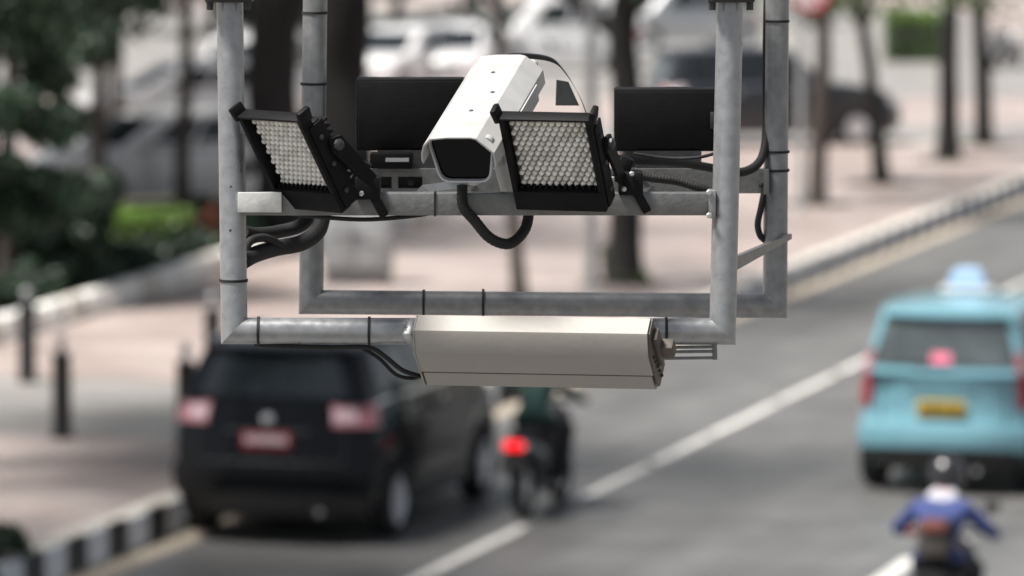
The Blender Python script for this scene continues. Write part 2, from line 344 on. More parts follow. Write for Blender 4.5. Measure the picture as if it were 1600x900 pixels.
# painted lines
def dash(sa, sb, t, w=0.13, z=0.004):
    b = MB(); N = max(2, int((sb - sa) / 0.5)); L_, R_ = [], []
    for i in range(N + 1):
        s = lerp(sa, sb, i / N); j = random.uniform(-.006, .006)
        L_.append(rp(s, t - w / 2 + j, z)); R_.append(rp(s, t + w / 2 + j, z))
    b.add(L_ + R_, [(i, i + 1, N + 2 + i, N + 1 + i) for i in range(N)]); return struct(b.build('lane_marking', M['road_white'], smooth=0))
def st(px, py): d = on(px, py) - K0; return d.dot(RD), d.dot(RN)
sA, tA = st(660, 900); sA1, _ = st(830, 822); sB0, tB0 = st(905, 783); sB1, tB1 = st(1340, 565)
tL = (tA + tB0 + tB1) / 3
dash(sA - 3, sA1, tL, 0.115)
q = sB0
while q < sB1 + 60:                                         # worn line in short painted lengths
    l_ = random.uniform(2.2, 3.2)
    if not (sB1 < q < sB1 + 4.5): dash(q, q + l_, tL, 0.115)
    q += l_ + random.uniform(.12, .35)
sC, tC = st(1425, 873)
dash(sC - 5, sC, tC, 0.16); dash(sC + 6, sC + 14, tC, 0.16); dash(sC + 20, sC + 28, tC, 0.16)
print('kerb to lanes', tL, tC)

# ================================================================== the camera gantry (in focus)
DF, DR = 11.30, 11.95                                       # view depth of the front and the rear frame
def F(px, py, dd=0.0): return at(px, py, DF + dd)
def B(px, py, dd=0.0): return at(px, py, DR + dd)
g0 = F(745, 517); G0 = Vector((g0.x, g0.y, g0.z))
gan = thing('camera_gantry', 'galvanised steel pipe frame hanging over the road and carrying the camera gear', 'gantry', G0)
def gpart(mb, name, m, parent=None, smooth=35):
    o = mb.build(name, m, parent or gan, smooth, off=G0); return o
RF, RB = 0.0298, 0.0288
def mitred(pts, r, names, m, seg=28):
    P = [Vector(p) for p in pts]
    for i in range(len(P) - 1):
        t = (P[i + 1] - P[i]).normalized(); n0 = n1 = None
        if i > 0: n0 = (t + (P[i] - P[i - 1]).normalized()).normalized()
        if i < len(P) - 2: n1 = (t + (P[i + 2] - P[i + 1]).normalized()).normalized()
        b = MB(); b.tube([lerp(P[i], P[i + 1], k / 6) for k in range(7)], r, seg, n0=n0, n1=n1); gpart(b, names[i], m)
fl0, fl1, fr1, fr0 = F(359, -8), F(366, 517), F(1129, 518), F(1141, -8)
bl0, bl1, br1, br0 = B(493, -40), B(486, 472), B(1211, 478), B(1214, -40)
mitred([fl0, fl1, fr1, fr0], RF, ['front_post', 'front_bottom_pipe', 'front_post'], M['galv'])
mitred([bl0, bl1, br1, br0], RB, ['rear_post', 'rear_bottom_pipe', 'rear_post'], M['galv_shaded'])
# flange plates and the overhead arm that carries the frame, up on a column at the kerb
topz = F(359, -8).z
for (px, fr) in ((359, 1), (1141, 1)):
    p = F(px, 2); b = MB(); b.box(p + Vector((0, 0.0, 0.006)), (0.105, 0.105, 0.014), bev=0.003); gpart(b, 'flange_plate', M['dark_steel'])
    for sx in (-1, 1):
        b = MB(); b.lathe([(0.008, -0.012), (0.008, 0.012), (0.004, 0.018)], p + Vector((sx * 0.042, -0.042, -0.006)), seg=6); gpart(b, 'bolt', M['dark_steel'])
armz = topz + 0.20; armY = (F(359, 0).y + B(359, 0).y) / 2
for x0 in (F(359, 0).x, F(1141, 0).x):
    b = MB(); b.box((x0, armY - 0.0, topz + 0.035), (0.10, 0.95, 0.07), bev=0.005); gpart(b, 'hanger_beam', M['galv_dull'])
for p in (bl0, br0):
    b = MB(); b.tube([p - Vector((0, 0, 0.02)), Vector((p.x, p.y, topz + 0.035))], RB, 20); gpart(b, 'rear_post_stub', M['galv_dull'])
colx = rp(0, 0).x - (rp(0, 0).y - armY) * math.tan(RA) - 1.6
b = MB(); b.tube([Vector((colx, armY, armz + 0.02)), Vector((F(1141, 0).x + 0.5, armY, armz + 0.02))], [0.16, 0.11], 24); gpart(b, 'arm', M['galv_dull'])
b = MB(); b.tube([(colx, armY, 0.0), (colx, armY, armz + 0.5)], [0.2, 0.15], 24); gpart(b, 'column', M['galv_dull'])
b = MB(); b.box((colx, armY, 0.02), (0.7, 0.7, 0.06), bev=0.01); gpart(b, 'base_plate', M['galv_dull'])
# front crossbeam, with its end clamps
bc0, bc1 = F(372, 318, 0.0), F(1112, 318, 0.0); bl = bc1 - bc0
beam_h = 35 / 700.0
b = MB(); b.box((bc0 + bc1) / 2, (bl.length, 0.05, beam_h), bev=0.003); gpart(b, 'front_crossbeam', M['galv_dull'])
b = MB(); b.box(F(406, 316, -0.03), (0.098, 0.012, 0.045), bev=0.002); gpart(b, 'clamp_plate', mat('bright_zinc_plate', (0.6, 0.61, 0.6), 0.5, metal=0.3, var=0.12, scale=30, bump=0.15))
for px in (680,):
    b = MB(); b.box(F(px, 318, 0), (0.005, 0.054, beam_h + 0.004)); gpart(b, 'cable_tie', M['rubber'])
b = MB(); b.box(F(1112, 318, 0.0), (0.016, 0.062, 0.062), bev=0.002); gpart(b, 'clamp_plate', M['galv'])
for (px, py) in ((1108, 300), (1108, 336)):
    b = MB(); b.lathe([(0.007, 0), (0.007, 0.012), (0.004, 0.014)], F(px, py, -0.032), (0, -1, 0), 6); gpart(b, 'bolt', M['bolt'])
# rear crossbeam: a slotted channel (front web built round its slots)
def rearseg(x0, x1, y0, y1, dd=0.0, th=0.006):
    p, q = B(x0, y0, dd), B(x1, y1, dd); return (p + q) / 2, (abs(q.x - p.x), th, abs(q.z - p.z))
rb = MB(); xs = [506, 566, 612, 622, 660, 672, 1196]
for i, (x0, x1) in enumerate(zip(xs, xs[1:])):
    if i in (1, 3):
        c, sz = rearseg(x0, x1, 268, 276); rb.box(c, sz); c, sz = rearseg(x0, x1, 294, 301); rb.box(c, sz)
    else: c, sz = rearseg(x0, x1, 268, 301); rb.box(c, sz)
c, sz = rearseg(506, 1196, 264, 268); rb.box(c + Vector((0, 0.022, 0)), (sz[0], 0.05, 0.006)); rb.box(c + Vector((0, 0.022, -0.052)), (sz[0], 0.05, 0.005))
gpart(rb, 'rear_crossbeam', M['galv_dull'], smooth=0)
b = MB(); c, sz = rearseg(506, 1196, 270, 299, 0.05); b.box(c, sz); gpart(b, 'rear_crossbeam_back', M['dark_steel'], smooth=0)
b = MB(); b.lathe([(0.008, 0), (0.008, 0.010), (0.004, 0.012)], B(642, 285, -0.004), (0, -1, 0), 8); gpart(b, 'bolt', M['rubber'])
b = MB(); b.lathe([(0.007, 0), (0.007, 0.01), (0.003, 0.012)], B(1189, 289, -0.004), (0, -1, 0), 6); gpart(b, 'bolt', M['dark_steel'])
b = MB(); b.box(B(1197, 283, -0.02), (0.012, 0.06, 0.06), bev=0.002); gpart(b, 'clamp_plate', M['galv_dull'])
# short rails from the front beam back to the rear beam, and the flat stay on the right
for (p, q, px) in ((F(395, 322, 0.03), B(520, 290, 0.0), 0), (F(980, 300, 0.03), B(1010, 290, 0.0), 0), (F(660, 300, 0.03), B(735, 290, 0.0), 0)):
    b = MB(); d = (q - p); b.tube([p, q], 0.016, 4); gpart(b, 'tie_rail', M['galv_dull'], smooth=0)
p, q = F(1142, 414, 0.02), B(1232, 370, -0.02)
ux = (q - p).normalized(); uz = Vector((0, 0, 1)); uy = ux.cross(uz).normalized(); uz = uy.cross(ux)
b = MB(); b.prism([(-0.01, -0.016), ((q - p).length + 0.01, -0.006), ((q - p).length + 0.012, 0.006), (-0.01, 0.016)], p - uy * 0.006, ux, uz, uy, 0.012); gpart(b, 'flat_stay', M['galv_dull'])
# cable ties round the pipes
def tie(c, ax, r):
    b = MB(); b.lathe([(r + 0.0004, -0.003), (r + 0.0025, -0.003), (r + 0.0025, 0.003), (r + 0.0004, 0.003)], c, ax, 24, caps=False); gpart(b, 'cable_tie', M['rubber'])
Z = (0, 0, 1); X = (1, 0, 0)
tie(F(365, 438), Z, RF); tie(F(404, 517), X, RF); tie(F(577, 517), X, RF); tie(F(1041, 518), X, RF)
tie(B(662, 473), X, RB); tie(B(755, 474), X, RB + 0.003); tie(B(1213, 33), Z, RB); tie(B(1213, 237), Z, RB); tie(B(1213, 266), Z, RB); tie(B(490, 131), Z, RB)
tie(B(492, 20), Z, RB)
for (px, py) in ((366, 360), (367, 292)):                    # set screw marks on the left post
    b = MB(); b.lathe([(0.003, 0), (0.003, 0.002)], F(px - 6, py, -RF + 0.002), (0, -1, 0), 8); gpart(b, 'screw', M['dark_steel'])
# small wire bracket below the right corner
wb = MB()
for py in (543, 550, 560):
    wb.tube([F(1040, py, 0.0), F(1116, py - 1, 0.0)], 0.0035, 8)
wb.tube([F(1116, 535, 0.0), F(1117, 562, 0.0)], 0.006, 8); wb.tube([F(1040, 520, 0), F(1040, 562, 0)], 0.006, 8)
gpart(wb, 'wire_bracket', M['galv_dull'])

# ------------------------------------------------------------------ radar box (cream)
def frame_mtx(o, yaw, pitch, roll=0.0):                      # local: x right, y out of the face, z up; faces the photographer
    h = Vector((-math.sin(yaw), -math.cos(yaw), 0)); r = Vector((math.cos(yaw), -math.sin(yaw), 0))
    u = Vector((0, 0, 1)) * math.cos(pitch) + h * math.sin(pitch); n = h * math.cos(pitch) - Vector((0, 0, 1)) * math.sin(pitch)
    if roll: q = Matrix.Rotation(roll, 3, n); r = q @ r; u = q @ u
    m = Matrix((r, n, u)).transposed().to_4x4(); m.translation = o; return m
rad = thing('radar_sensor', 'cream rectangular radar box tilted down on the front bottom pipe', 'radar sensor', mtx=frame_mtx(F(835, 573, -0.085), R(15), R(44), R(1.0)))
Lx, Hz, Dy = 0.534, 0.166, 0.075
b = MB(); prof = [(-Hz / 2, 0.0), (-Hz / 2, Dy * .35)]
n = 8
for k in range(n + 1): a = k / n * math.pi / 2; prof.append((Hz / 2 - 0.05 + 0.05 * math.sin(a), Dy - 0.05 * (1 - math.cos(a)))) if False else None
top = [(Hz / 2 - 0.046, Dy), (Hz / 2 - 0.043, Dy - 0.001), (Hz / 2 - 0.006, Dy - 0.026), (Hz / 2 - 0.001, Dy - 0.031)]
face = [(-Hz / 2, 0.0), (-Hz / 2, Dy - 0.012), (-Hz / 2 + 0.012, Dy)] + top + [(Hz / 2, 0.0)]
seam = -0.026
upper = [(z, y) for z, y in face if z > seam]; lower = [(z, y) for z, y in face if z <= seam]
b.loft([[Vector((x, y - Dy, z)) for z, y in [(seam + 0.002, 0.0), (seam + 0.002, Dy)] + upper] for x in [-Lx / 2 + Lx * k / 12 for k in range(13)]])
b.build('cover', M['cream'], rad, 25)
b = MB(); b.loft([[Vector((x, y - Dy, z)) for z, y in lower + [(seam - 0.002, Dy), (seam - 0.002, 0.0)]] for x in (-Lx / 2 + 0.004, Lx / 2 - 0.004)])
b.build('lower_cover', M['cream'], rad)
b = MB(); b.box((0, -0.006 - 0.003, seam), (Lx - 0.05, 0.012, 0.006)); b.build('seam_gasket', M['dark_steel'], rad)
for sx in (-1, 1):
    b = MB(); pr = [(z * 1.0, y) for z, y in face]
    b.loft([[Vector((x, (y - Dy) * 1.0 - (0.004 if sx > 0 else -0.001), z * (0.93 if sx > 0 else 1.01))) for z, y in pr] for x in (sx * (Lx / 2 + 0.0005), sx * (Lx / 2 + 0.004))])
    b.build('end_cap', M['cream_dark'] if sx > 0 else M['cream'], rad)
b = MB(); b.box((Lx / 2 + 0.010, -0.055, 0.010), (0.012, 0.036, 0.09), bev=0.003); b.box((Lx / 2 + 0.026, -0.06, 0.0), (0.034, 0.03, 0.035), bev=0.004); b.build('mount_bracket', M['cream_dark'], rad)
b = MB(); b.box((-Lx / 2 - 0.018, -0.05, 0.055), (0.022, 0.05, 0.04), bev=0.003); b.box((-Lx / 2 - 0.014, -0.05, 0.0), (0.012, 0.03, 0.09), bev=0.003); b.build('mount_bracket', M['galv'], rad)
for k in range(5):
    b = MB(); b.lathe([(0.004, 0), (0.004, 0.004), (0.002, 0.006)], (-Lx / 2 - 0.009, -0.03 - 0.004 * k, 0.06 - k * 0.028), (-1, 0, 0), 8); b.build('screw', M['dark_steel'], rad)
    b = MB(); b.lathe([(0.004, 0), (0.004, 0.004), (0.002, 0.006)], (Lx / 2 + 0.004, -0.02 - 0.004 * k, 0.015 - k * 0.020), (1, 0, 0), 8); b.build('screw', M['dark_steel'], rad)

# ------------------------------------------------------------------ infrared lamps
def ir_lamp(label, o, yaw, pitch, roll=0.0):
    t = thing('infrared_lamp', label, 'infrared lamp', mtx=frame_mtx(o, yaw, pitch, roll), group='infrared lamps on the crossbeam')
    P = 0.186; fw = 0.212; z1, z0 = 0.101, -0.087; zt, zb = 0.107, -0.138; zc = (zt + zb) / 2; fh = zt - zb; yl = -0.029
    b = MB(); b.box((0, yl - 0.013, zc - 0.012), (fw - 0.006, 0.020, fh - 0.030), bev=0.004); body = b.build('body', M['black_matt'], t)
    for k in range(10):                                       # cooling fins on the back
        b = MB(); b.box((0, yl - 0.040, zb + 0.05 + k * 0.016), (fw * 0.80, 0.032, 0.005)); b.build('cooling_fin', M['black_matt'], body)
    # deep bezel round the recessed lens panel
    yc, dp = yl / 2 + 0.001, -yl + 0.004
    b = MB(); b.box((0, yc, (z1 + zt) / 2), (fw, dp, zt - z1), bev=0.002)
    b.box((0, yc, (z0 + zb) / 2), (fw, dp, z0 - zb), bev=0.003)
    for sx in (-1, 1): b.box((sx * (fw / 2 + 0.094) / 2, yc - 0.0005, (z1 + z0) / 2), (fw / 2 - 0.094 + 0.001, dp - 0.002, z1 - z0 + 0.004), bev=0.002)
    fr = b.build('bezel', M['black_matt'], t)
    for k in range(13):                                       # row of teeth along the lower edge of the lens panel
        b = MB(); b.box((-0.086 + k * 0.0143, yl + 0.012, z0 + 0.003), (0.006, 0.02, 0.010)); b.build('louvre_tooth', M['black_matt'], fr)
    for sx in (-1, 1):
        b = MB(); b.box((sx * (fw / 2 + 0.006), -0.012, zt + 0.004), (0.014, 0.036, 0.034), rot=Matrix.Rotation(R(sx * 14), 3, 'Y'), bev=0.004); b.build('corner_ear', M['black_matt'], t)
    for sx in (-1, 1):                                        # side plates with screws
        b = MB(); b.box((sx * (fw / 2 + 0.002), yl - 0.004, zc - 0.012), (0.006, 0.045, fh * 0.86), bev=0.002); sp = b.build('side_plate', M['black_matt'], t)
        for k in range(3):
            b = MB(); b.lathe([(0.006, 0), (0.006, 0.004), (0.003, 0.006)], (sx * (fw / 2 + 0.005), yl, zc + 0.06 - 0.07 * k), (sx, 0, 0), 8); b.build('screw', M['dark_steel'], sp)
    b = MB(); b.box((0, yl - 0.001, 0.007), (0.188, 0.006, 0.188)); panel = b.build('led_panel', M['lens_base'], t)
    n = 12; pitch_ = P / n
    lm = MB(); lm.lathe([(pitch_ * .47, 0), (pitch_ * .47, 0.003), (pitch_ * .42, 0.007), (pitch_ * .30, 0.0095), (pitch_ * .12, 0.0105)], (0, 0, 0), (0, 1, 0), 6); lme = [lm.mesh('lens', mm, 30) for mm in LENS]
    for j in range(14):
        for i in range(n - (j % 2)):
            l = link('lens', random.choice(lme), panel); l.location = (-P / 2 + pitch_ * (i + 0.5 + 0.5 * (j % 2)), yl + 0.002, 0.007 - P / 2 + P / 14 * (j + 0.5))
    # yoke: two arms at the sides to a foot on the crossbeam
    for sx in (-1, 1):
        b = MB(); b.prism([(-0.075, 0.02), (-0.045, 0.03), (-0.035, 0.0), (-0.085, -0.125), (-0.115, -0.115)], (sx * (fw / 2 + 0.006), 0, 0), (0, 1, 0), (0, 0, 1), (sx, 0, 0), 0.008); a = b.build('yoke_arm', M['black_matt'], t)
        b = MB(); b.lathe([(0.013, 0), (0.013, 0.008), (0.007, 0.012)], (sx * (fw / 2 + 0.014 if sx > 0 else fw / 2 + 0.014), -0.055, 0.008), (sx, 0, 0), 8); b.build('bolt', M['dark_steel'], a)
    return t
L1 = ir_lamp('black infrared lamp turned left, left of the white camera', F(449, 248, -0.12), R(47), R(31))
L2 = ir_lamp('black infrared lamp with wide lens panel, right of the white camera', F(862, 249, -0.16), R(19), R(31))
# mounting blocks between the lamps and the beam
for nm, px, py, dd in (('lamp_mount', 575, 292, -0.02), ('lamp_mount', 985, 285, 0.0)):
    b = MB(); b.box(F(px, py, dd), (0.055, 0.10, 0.05), bev=0.004); b.box(F(px - 12, py - 20, dd + 0.02), (0.03, 0.05, 0.06), rot=Matrix.Rotation(R(25), 3, 'Y'), bev=0.003)
    b.box(F(px + 14, py + 22, dd - 0.01), (0.02, 0.07, 0.075), rot=Matrix.Rotation(R(-28), 3, 'Y'), bev=0.003); o = gpart(b, nm, M['black_matt'])
    for (ax, ay) in ((-28, -6), (2, -14), (-10, 10)):
        b = MB(); b.lathe([(0.006, 0), (0.006, 0.010), (0.003, 0.012)], F(px + ax, py + ay, dd - 0.055), (0, -1, 0), 6); gpart(b, 'bolt', M['bolt'], o)

# ------------------------------------------------------------------ camera in its white weather housing
tipc = F(724, 252, -0.15)                                     # centre of the front window
yaw, pitch = R(15), R(21)
mt = frame_mtx(tipc, yaw, pitch, R(1))
hs = thing('surveillance_camera', 'white box camera housing with sun shield, pointed down left above the crossbeam', 'surveillance camera', mtx=mt)
LH = 0.42
def ring(wt, wb, zt, zb, r, y, n=5):                          # rounded trapezoid: top width, bottom width
    pts = []; cs = [(wt / 2, zt), (-wt / 2, zt), (-wb / 2, zb), (wb / 2, zb)]; m = 4
    for i in range(4):
        p = Vector((*cs[i], 0)); a = Vector((*cs[i - 1], 0)); c = Vector((*cs[(i + 1) % 4], 0))
        da = (a - p).normalized() * r; dc = (c - p).normalized() * r
        for k in range(m + 1):
            t = k / m; q = (p + da) * (1 - t) ** 2 + p * 2 * t * (1 - t) + (p + dc) * t * t; pts.append(Vector((q.x, y, q.y)))
    return pts
b = MB(); b.loft([ring(0.142, 0.110, 0.056, -0.046, 0.020, y) for y in (-0.012, -0.05, -0.2, -LH + 0.02)]); body = b.build('housing_body', M['house_white'], hs)
fr = MB(); o_ = ring(0.154, 0.116, 0.060, -0.050, 0.024, 0.004); i_ = ring(0.147, 0.108, 0.056, -0.046, 0.022, 0.004); ob = [Vector((p.x, -0.014, p.z)) for p in o_]; ib = [Vector((p.x, -0.010, p.z)) for p in i_]
n = len(o_); fr.add(ob + o_ + i_ + ib, [(k, (k + 1) % n, n + (k + 1) % n, n + k) for k in range(n)] + [(n + k, n + (k + 1) % n, 2 * n + (k + 1) % n, 2 * n + k) for k in range(n)] + [(2 * n + k, 2 * n + (k + 1) % n, 3 * n + (k + 1) % n, 3 * n + k) for k in range(n)])
fr.build('window_frame', M['house_grey'], hs)
b = MB(); b.loft([ring(0.1465, 0.1075, 0.0555, -0.0455, 0.022, y) for y in (-0.0115, -0.007)]); b.build('window', M['black_gloss'], hs)
# bent sun shield: flat top, sloping shoulders, short drops
def shield(y, k=1.0):
    return [(-0.085, 0.012), (-0.084, 0.034), (-0.078, 0.052), (-0.060, 0.069), (-0.02, 0.073), (0.034, 0.073), (0.046, 0.070), (0.083, 0.036), (0.085, 0.002)]
b = MB(); th = 0.003; ys = [0.034, 0.02, -0.10, -0.25, -LH]
rings = []
for y in ys:
    o1 = shield(y); ins = [(x * (1 - th / 0.078), z - th) for x, z in o1]
    if y > 0.03: o1 = [(x, z + (0.006 if z < 0.02 else 0)) for x, z in o1]
    rings.append([Vector((x, y, z)) for x, z in o1] + [Vector((x, y, z)) for x, z in reversed(ins)])
b.loft(rings); sh = b.build('sun_shield', M['house_white'], hs, 25)
for (x, y) in ((-0.012, -0.11), (0.012, -0.21), (-0.015, -0.32)):
    b = MB(); b.lathe([(0.0055, 0), (0.0055, 0.003), (0.003, 0.004)], (x + 0.01, y, 0.0705), (0, 0, 1), 8); b.build('screw', M['dark_steel'], sh)
b = MB(); b.box((0.0855, -0.27, 0.012), (0.004, 0.15, 0.040)); b.build('side_plate', M['house_white'], hs)
b = MB(); b.box((0.0865, -0.145, 0.010), (0.006, 0.05, 0.04), bev=0.002); b.build('side_latch', M['house_grey'], hs)
b = MB(); b.loft([ring(0.140, 0.112, 0.053, -0.048, 0.018, y) for y in (-LH + 0.02, -LH - 0.02)]); b.build('rear_cap', M['house_white'], hs)
b = MB(); b.box((0.02, -0.20, -0.062), (0.06, 0.12, 0.03), bev=0.004); b.tube([(0.02, -0.20, -0.07), (0.02, -0.25, -0.19)], 0.018, 14); b.build('mount_arm', M['house_white'], hs)
b = MB(); b.lathe([(0.015, 0), (0.015, 0.02), (0.01, 0.024)], (0.01, -0.03, -0.066), (0, 0, 1), 12); b.build('cable_gland', M['house_white'], hs)
# bent strap behind the housing
st_p = smooth_path([B(770, 96, -0.22), B(800, 84, -0.2), B(855, 88, -0.2), B(880, 108, -0.2), B(905, 150, -0.2), B(918, 190, -0.16), B(926, 240, -0.06), B(930, 270, -0.01)], 36)
b = MB(); w = 0.03
b.loft([[p + Vector((0, -w, 0)), p + Vector((0, w, 0)), p + Vector((0.006, w, -0.011)), p + Vector((0.006, -w, -0.011))] for p in st_p]); 
gpart(b, 'bent_strap', M['dark_steel'])
b = MB(); b.prism([(0, 0), (0.055, 0.0), (0.03, 0.055), (0.002, 0.06)], B(868, 165, -0.19), (1, 0, 0), (0, 0, 1), (0, 1, 0), 0.01); gpart(b, 'gusset_plate', M['galv_dull'], smooth=0)

# ------------------------------------------------------------------ black equipment boxes on the rear beam
def eq_box(label, x0, x1, y0, y1, dd):
    p, q = B(x0, y0, dd), B(x1, y1, dd); c = (p + q) / 2; w, h = abs(q.x - p.x), abs(q.z - p.z)
    t = thing('equipment_box', label, 'equipment box', (c.x, c.y, min(p.z, q.z)), group='black equipment boxes on the rear crossbeam')
    b = MB(); b.box((0, 0.05, h / 2), (w, 0.10, h), bev=0.004); bd = b.build('case', M['black_matt'], t)
    b = MB(); b.box((0, -0.004, h / 2), (w - 0.012, 0.006, h - 0.012), bev=0.002); b.build('door', M['black_matt'], t)
    b = MB(); b.box((w / 2 - 0.025, -0.011, h / 2), (0.012, 0.008, 0.04), bev=0.002); b.build('latch', M['dark_steel'], t)
    b = MB(); b.box((0, 0.01, -0.0205), (w * 0.6, 0.04, 0.044)); b.build('foot', M['dark_steel'], t); return t
eq_box('black metal equipment box on the rear beam, left behind the white camera', 556, 726, 123, 236, 0.02)
eq_box('black metal equipment box on the rear beam, by the right posts', 960, 1130, 139, 237, 0.02)
# small power unit under the left box
t = thing('power_unit', 'small dark power unit with pale label under the left equipment box', 'power unit', B(612, 264, -0.02))
b = MB(); b.box((0, 0.0, 0.021), (0.10, 0.07, 0.036), bev=0.004); b.build('case', M['black_matt'], t)
b = MB(); b.box((0.014, -0.037, 0.024), (0.055, 0.003, 0.009)); b.build('label_plate', M['house_grey'], t)

# ------------------------------------------------------------------ cables
def cable(label, pts, r, m='rubber', name='cable', ribs=False, n=40, cat='cable'):
    P = smooth_path(pts, n); o = Vector(P[0]); b = MB()
    if ribs:
        Q = []; rr = []
        for i in range(len(P) - 1):
            for k in range(4): Q.append(lerp(P[i], P[i + 1], k / 4)); rr.append(r * (1.0 if k % 4 < 2 else 0.95))
        b.tube(Q, rr, 12)
    else: b.tube(P, r, 10)
    ob = b.build(name, M[m], None, 60, off=o); ob.location = o; return tag(ob, label, cat)
cable('thick black cable loop hanging under the camera below the crossbeam', [F(722, 290, -0.04), F(724, 322, -0.05), F(742, 345, -0.045), F(766, 372, -0.03), F(795, 381, 0.0), F(818, 362, 0.03), F(826, 335, 0.05), F(826, 300, 0.06)], 0.0125, ribs=True)
cable('thin black cable sagging under the left end of the front bottom pipe', [F(398, 538, 0.01), F(440, 541, 0), F(520, 543, 0), F(575, 543, 0), F(600, 556, 0.0), F(628, 578, 0.02), F(656, 588, 0.05)], 0.0055)
cable('second thin black cable drooping from the pipe into the radar box', [F(560, 541, 0.02), F(592, 560, 0.03), F(620, 586, 0.04), F(650, 590, 0.06), F(668, 575, 0.07)], 0.0045)
cable('black cable bundle running right along the rear beam and up the right post', [B(940, 246, -0.1), B(990, 250, -0.12), B(1050, 253, -0.1), B(1110, 262, -0.08), B(1150, 270, -0.06), B(1180, 260, -0.04), B(1194, 235, -0.02), B(1198, 190, 0.0), B(1198, 100, 0.0), B(1200, -20, 0.0)], 0.0105)
cable('black cable sagging over the right part of the crossbeam', [F(965, 262, 0.25), F(1010, 276, 0.25), F(1060, 283, 0.25), F(1100, 296, 0.25), F(1130, 305, 0.3)], 0.011, ribs=True)
cable('thin black wire over the right crossbeam', [F(990, 240, 0.3), F(1040, 247, 0.3), F(1090, 246, 0.28), F(1130, 236, 0.3)], 0.004)
cable('black cable hugging the lower right rear post', [B(1194, 300, -0.01), B(1189, 325, -0.015), B(1184, 350, -0.015), B(1188, 368, -0.01), B(1199, 378, -0.0)], 0.008)
cable('black cable under the left part of the crossbeam', [F(440, 332, 0.03), F(500, 339, 0.0), F(570, 343, -0.01), F(640, 338, 0.02), F(690, 330, 0.03)], 0.005)
hb = [F(505, 336, 0.35), F(496, 362, 0.3), F(470, 380, 0.25), F(430, 388, 0.2), F(398, 398, 0.12), F(380, 408, 0.05)]
cable('fat black ribbed hose curling left under the crossbeam end', hb, 0.019, ribs=True, n=48)
cable('black ribbed hose above the fat one behind the left post', [F(490, 330, 0.4), F(470, 352, 0.35), F(435, 362, 0.3), F(400, 366, 0.2), F(378, 362, 0.1)], 0.016, ribs=True, n=48)
cable('short dark hose end hooked beside the left post', [F(440, 384, 0.2), F(415, 372, 0.15), F(392, 376, 0.1), F(384, 392, 0.08), F(390, 410, 0.08)], 0.010, ribs=True)

# ================================================================== cars
def wheel_mesh(r=0.33, w=0.21):
    tm = MB(); tm.lathe([(r * .66, -w / 2), (r * .9, -w / 2), (r * .985, -w * .38), (r, -w * .2), (r, w * .2), (r * .985, w * .38), (r * .9, w / 2), (r * .66, w / 2), (r * .66, -w / 2)], (0, 0, 0), (0, 1, 0), 32, caps=False)
    rm = MB(); rm.lathe([(r * .665, -w * .40), (r * .70, w * .42), (r * .66, w * .43), (r * .62, w * .34), (r * .6, w * .1), (0.06, w * .1)], (0, 0, 0), (0, 1, 0), 32)
    for k in range(5):
        a = 2 * math.pi * k / 5; d = Vector((math.cos(a), 0, math.sin(a))); rot = Matrix.Rotation(-a, 3, 'Y')
        rm.box(d * r * .36 + Vector((0, w * .40, 0)), (r * .62, w * .16, r * .17), rot=rot)
    rm.lathe([(r * .18, 0), (r * .18, w * .36), (r * .12, w * .4)], (0, 0, 0), (0, 1, 0), 16)
    return tm.mesh('wheel', M['rubber'], 40), rm.mesh('rim', M['alloy'], 40)
WH = wheel_mesh()
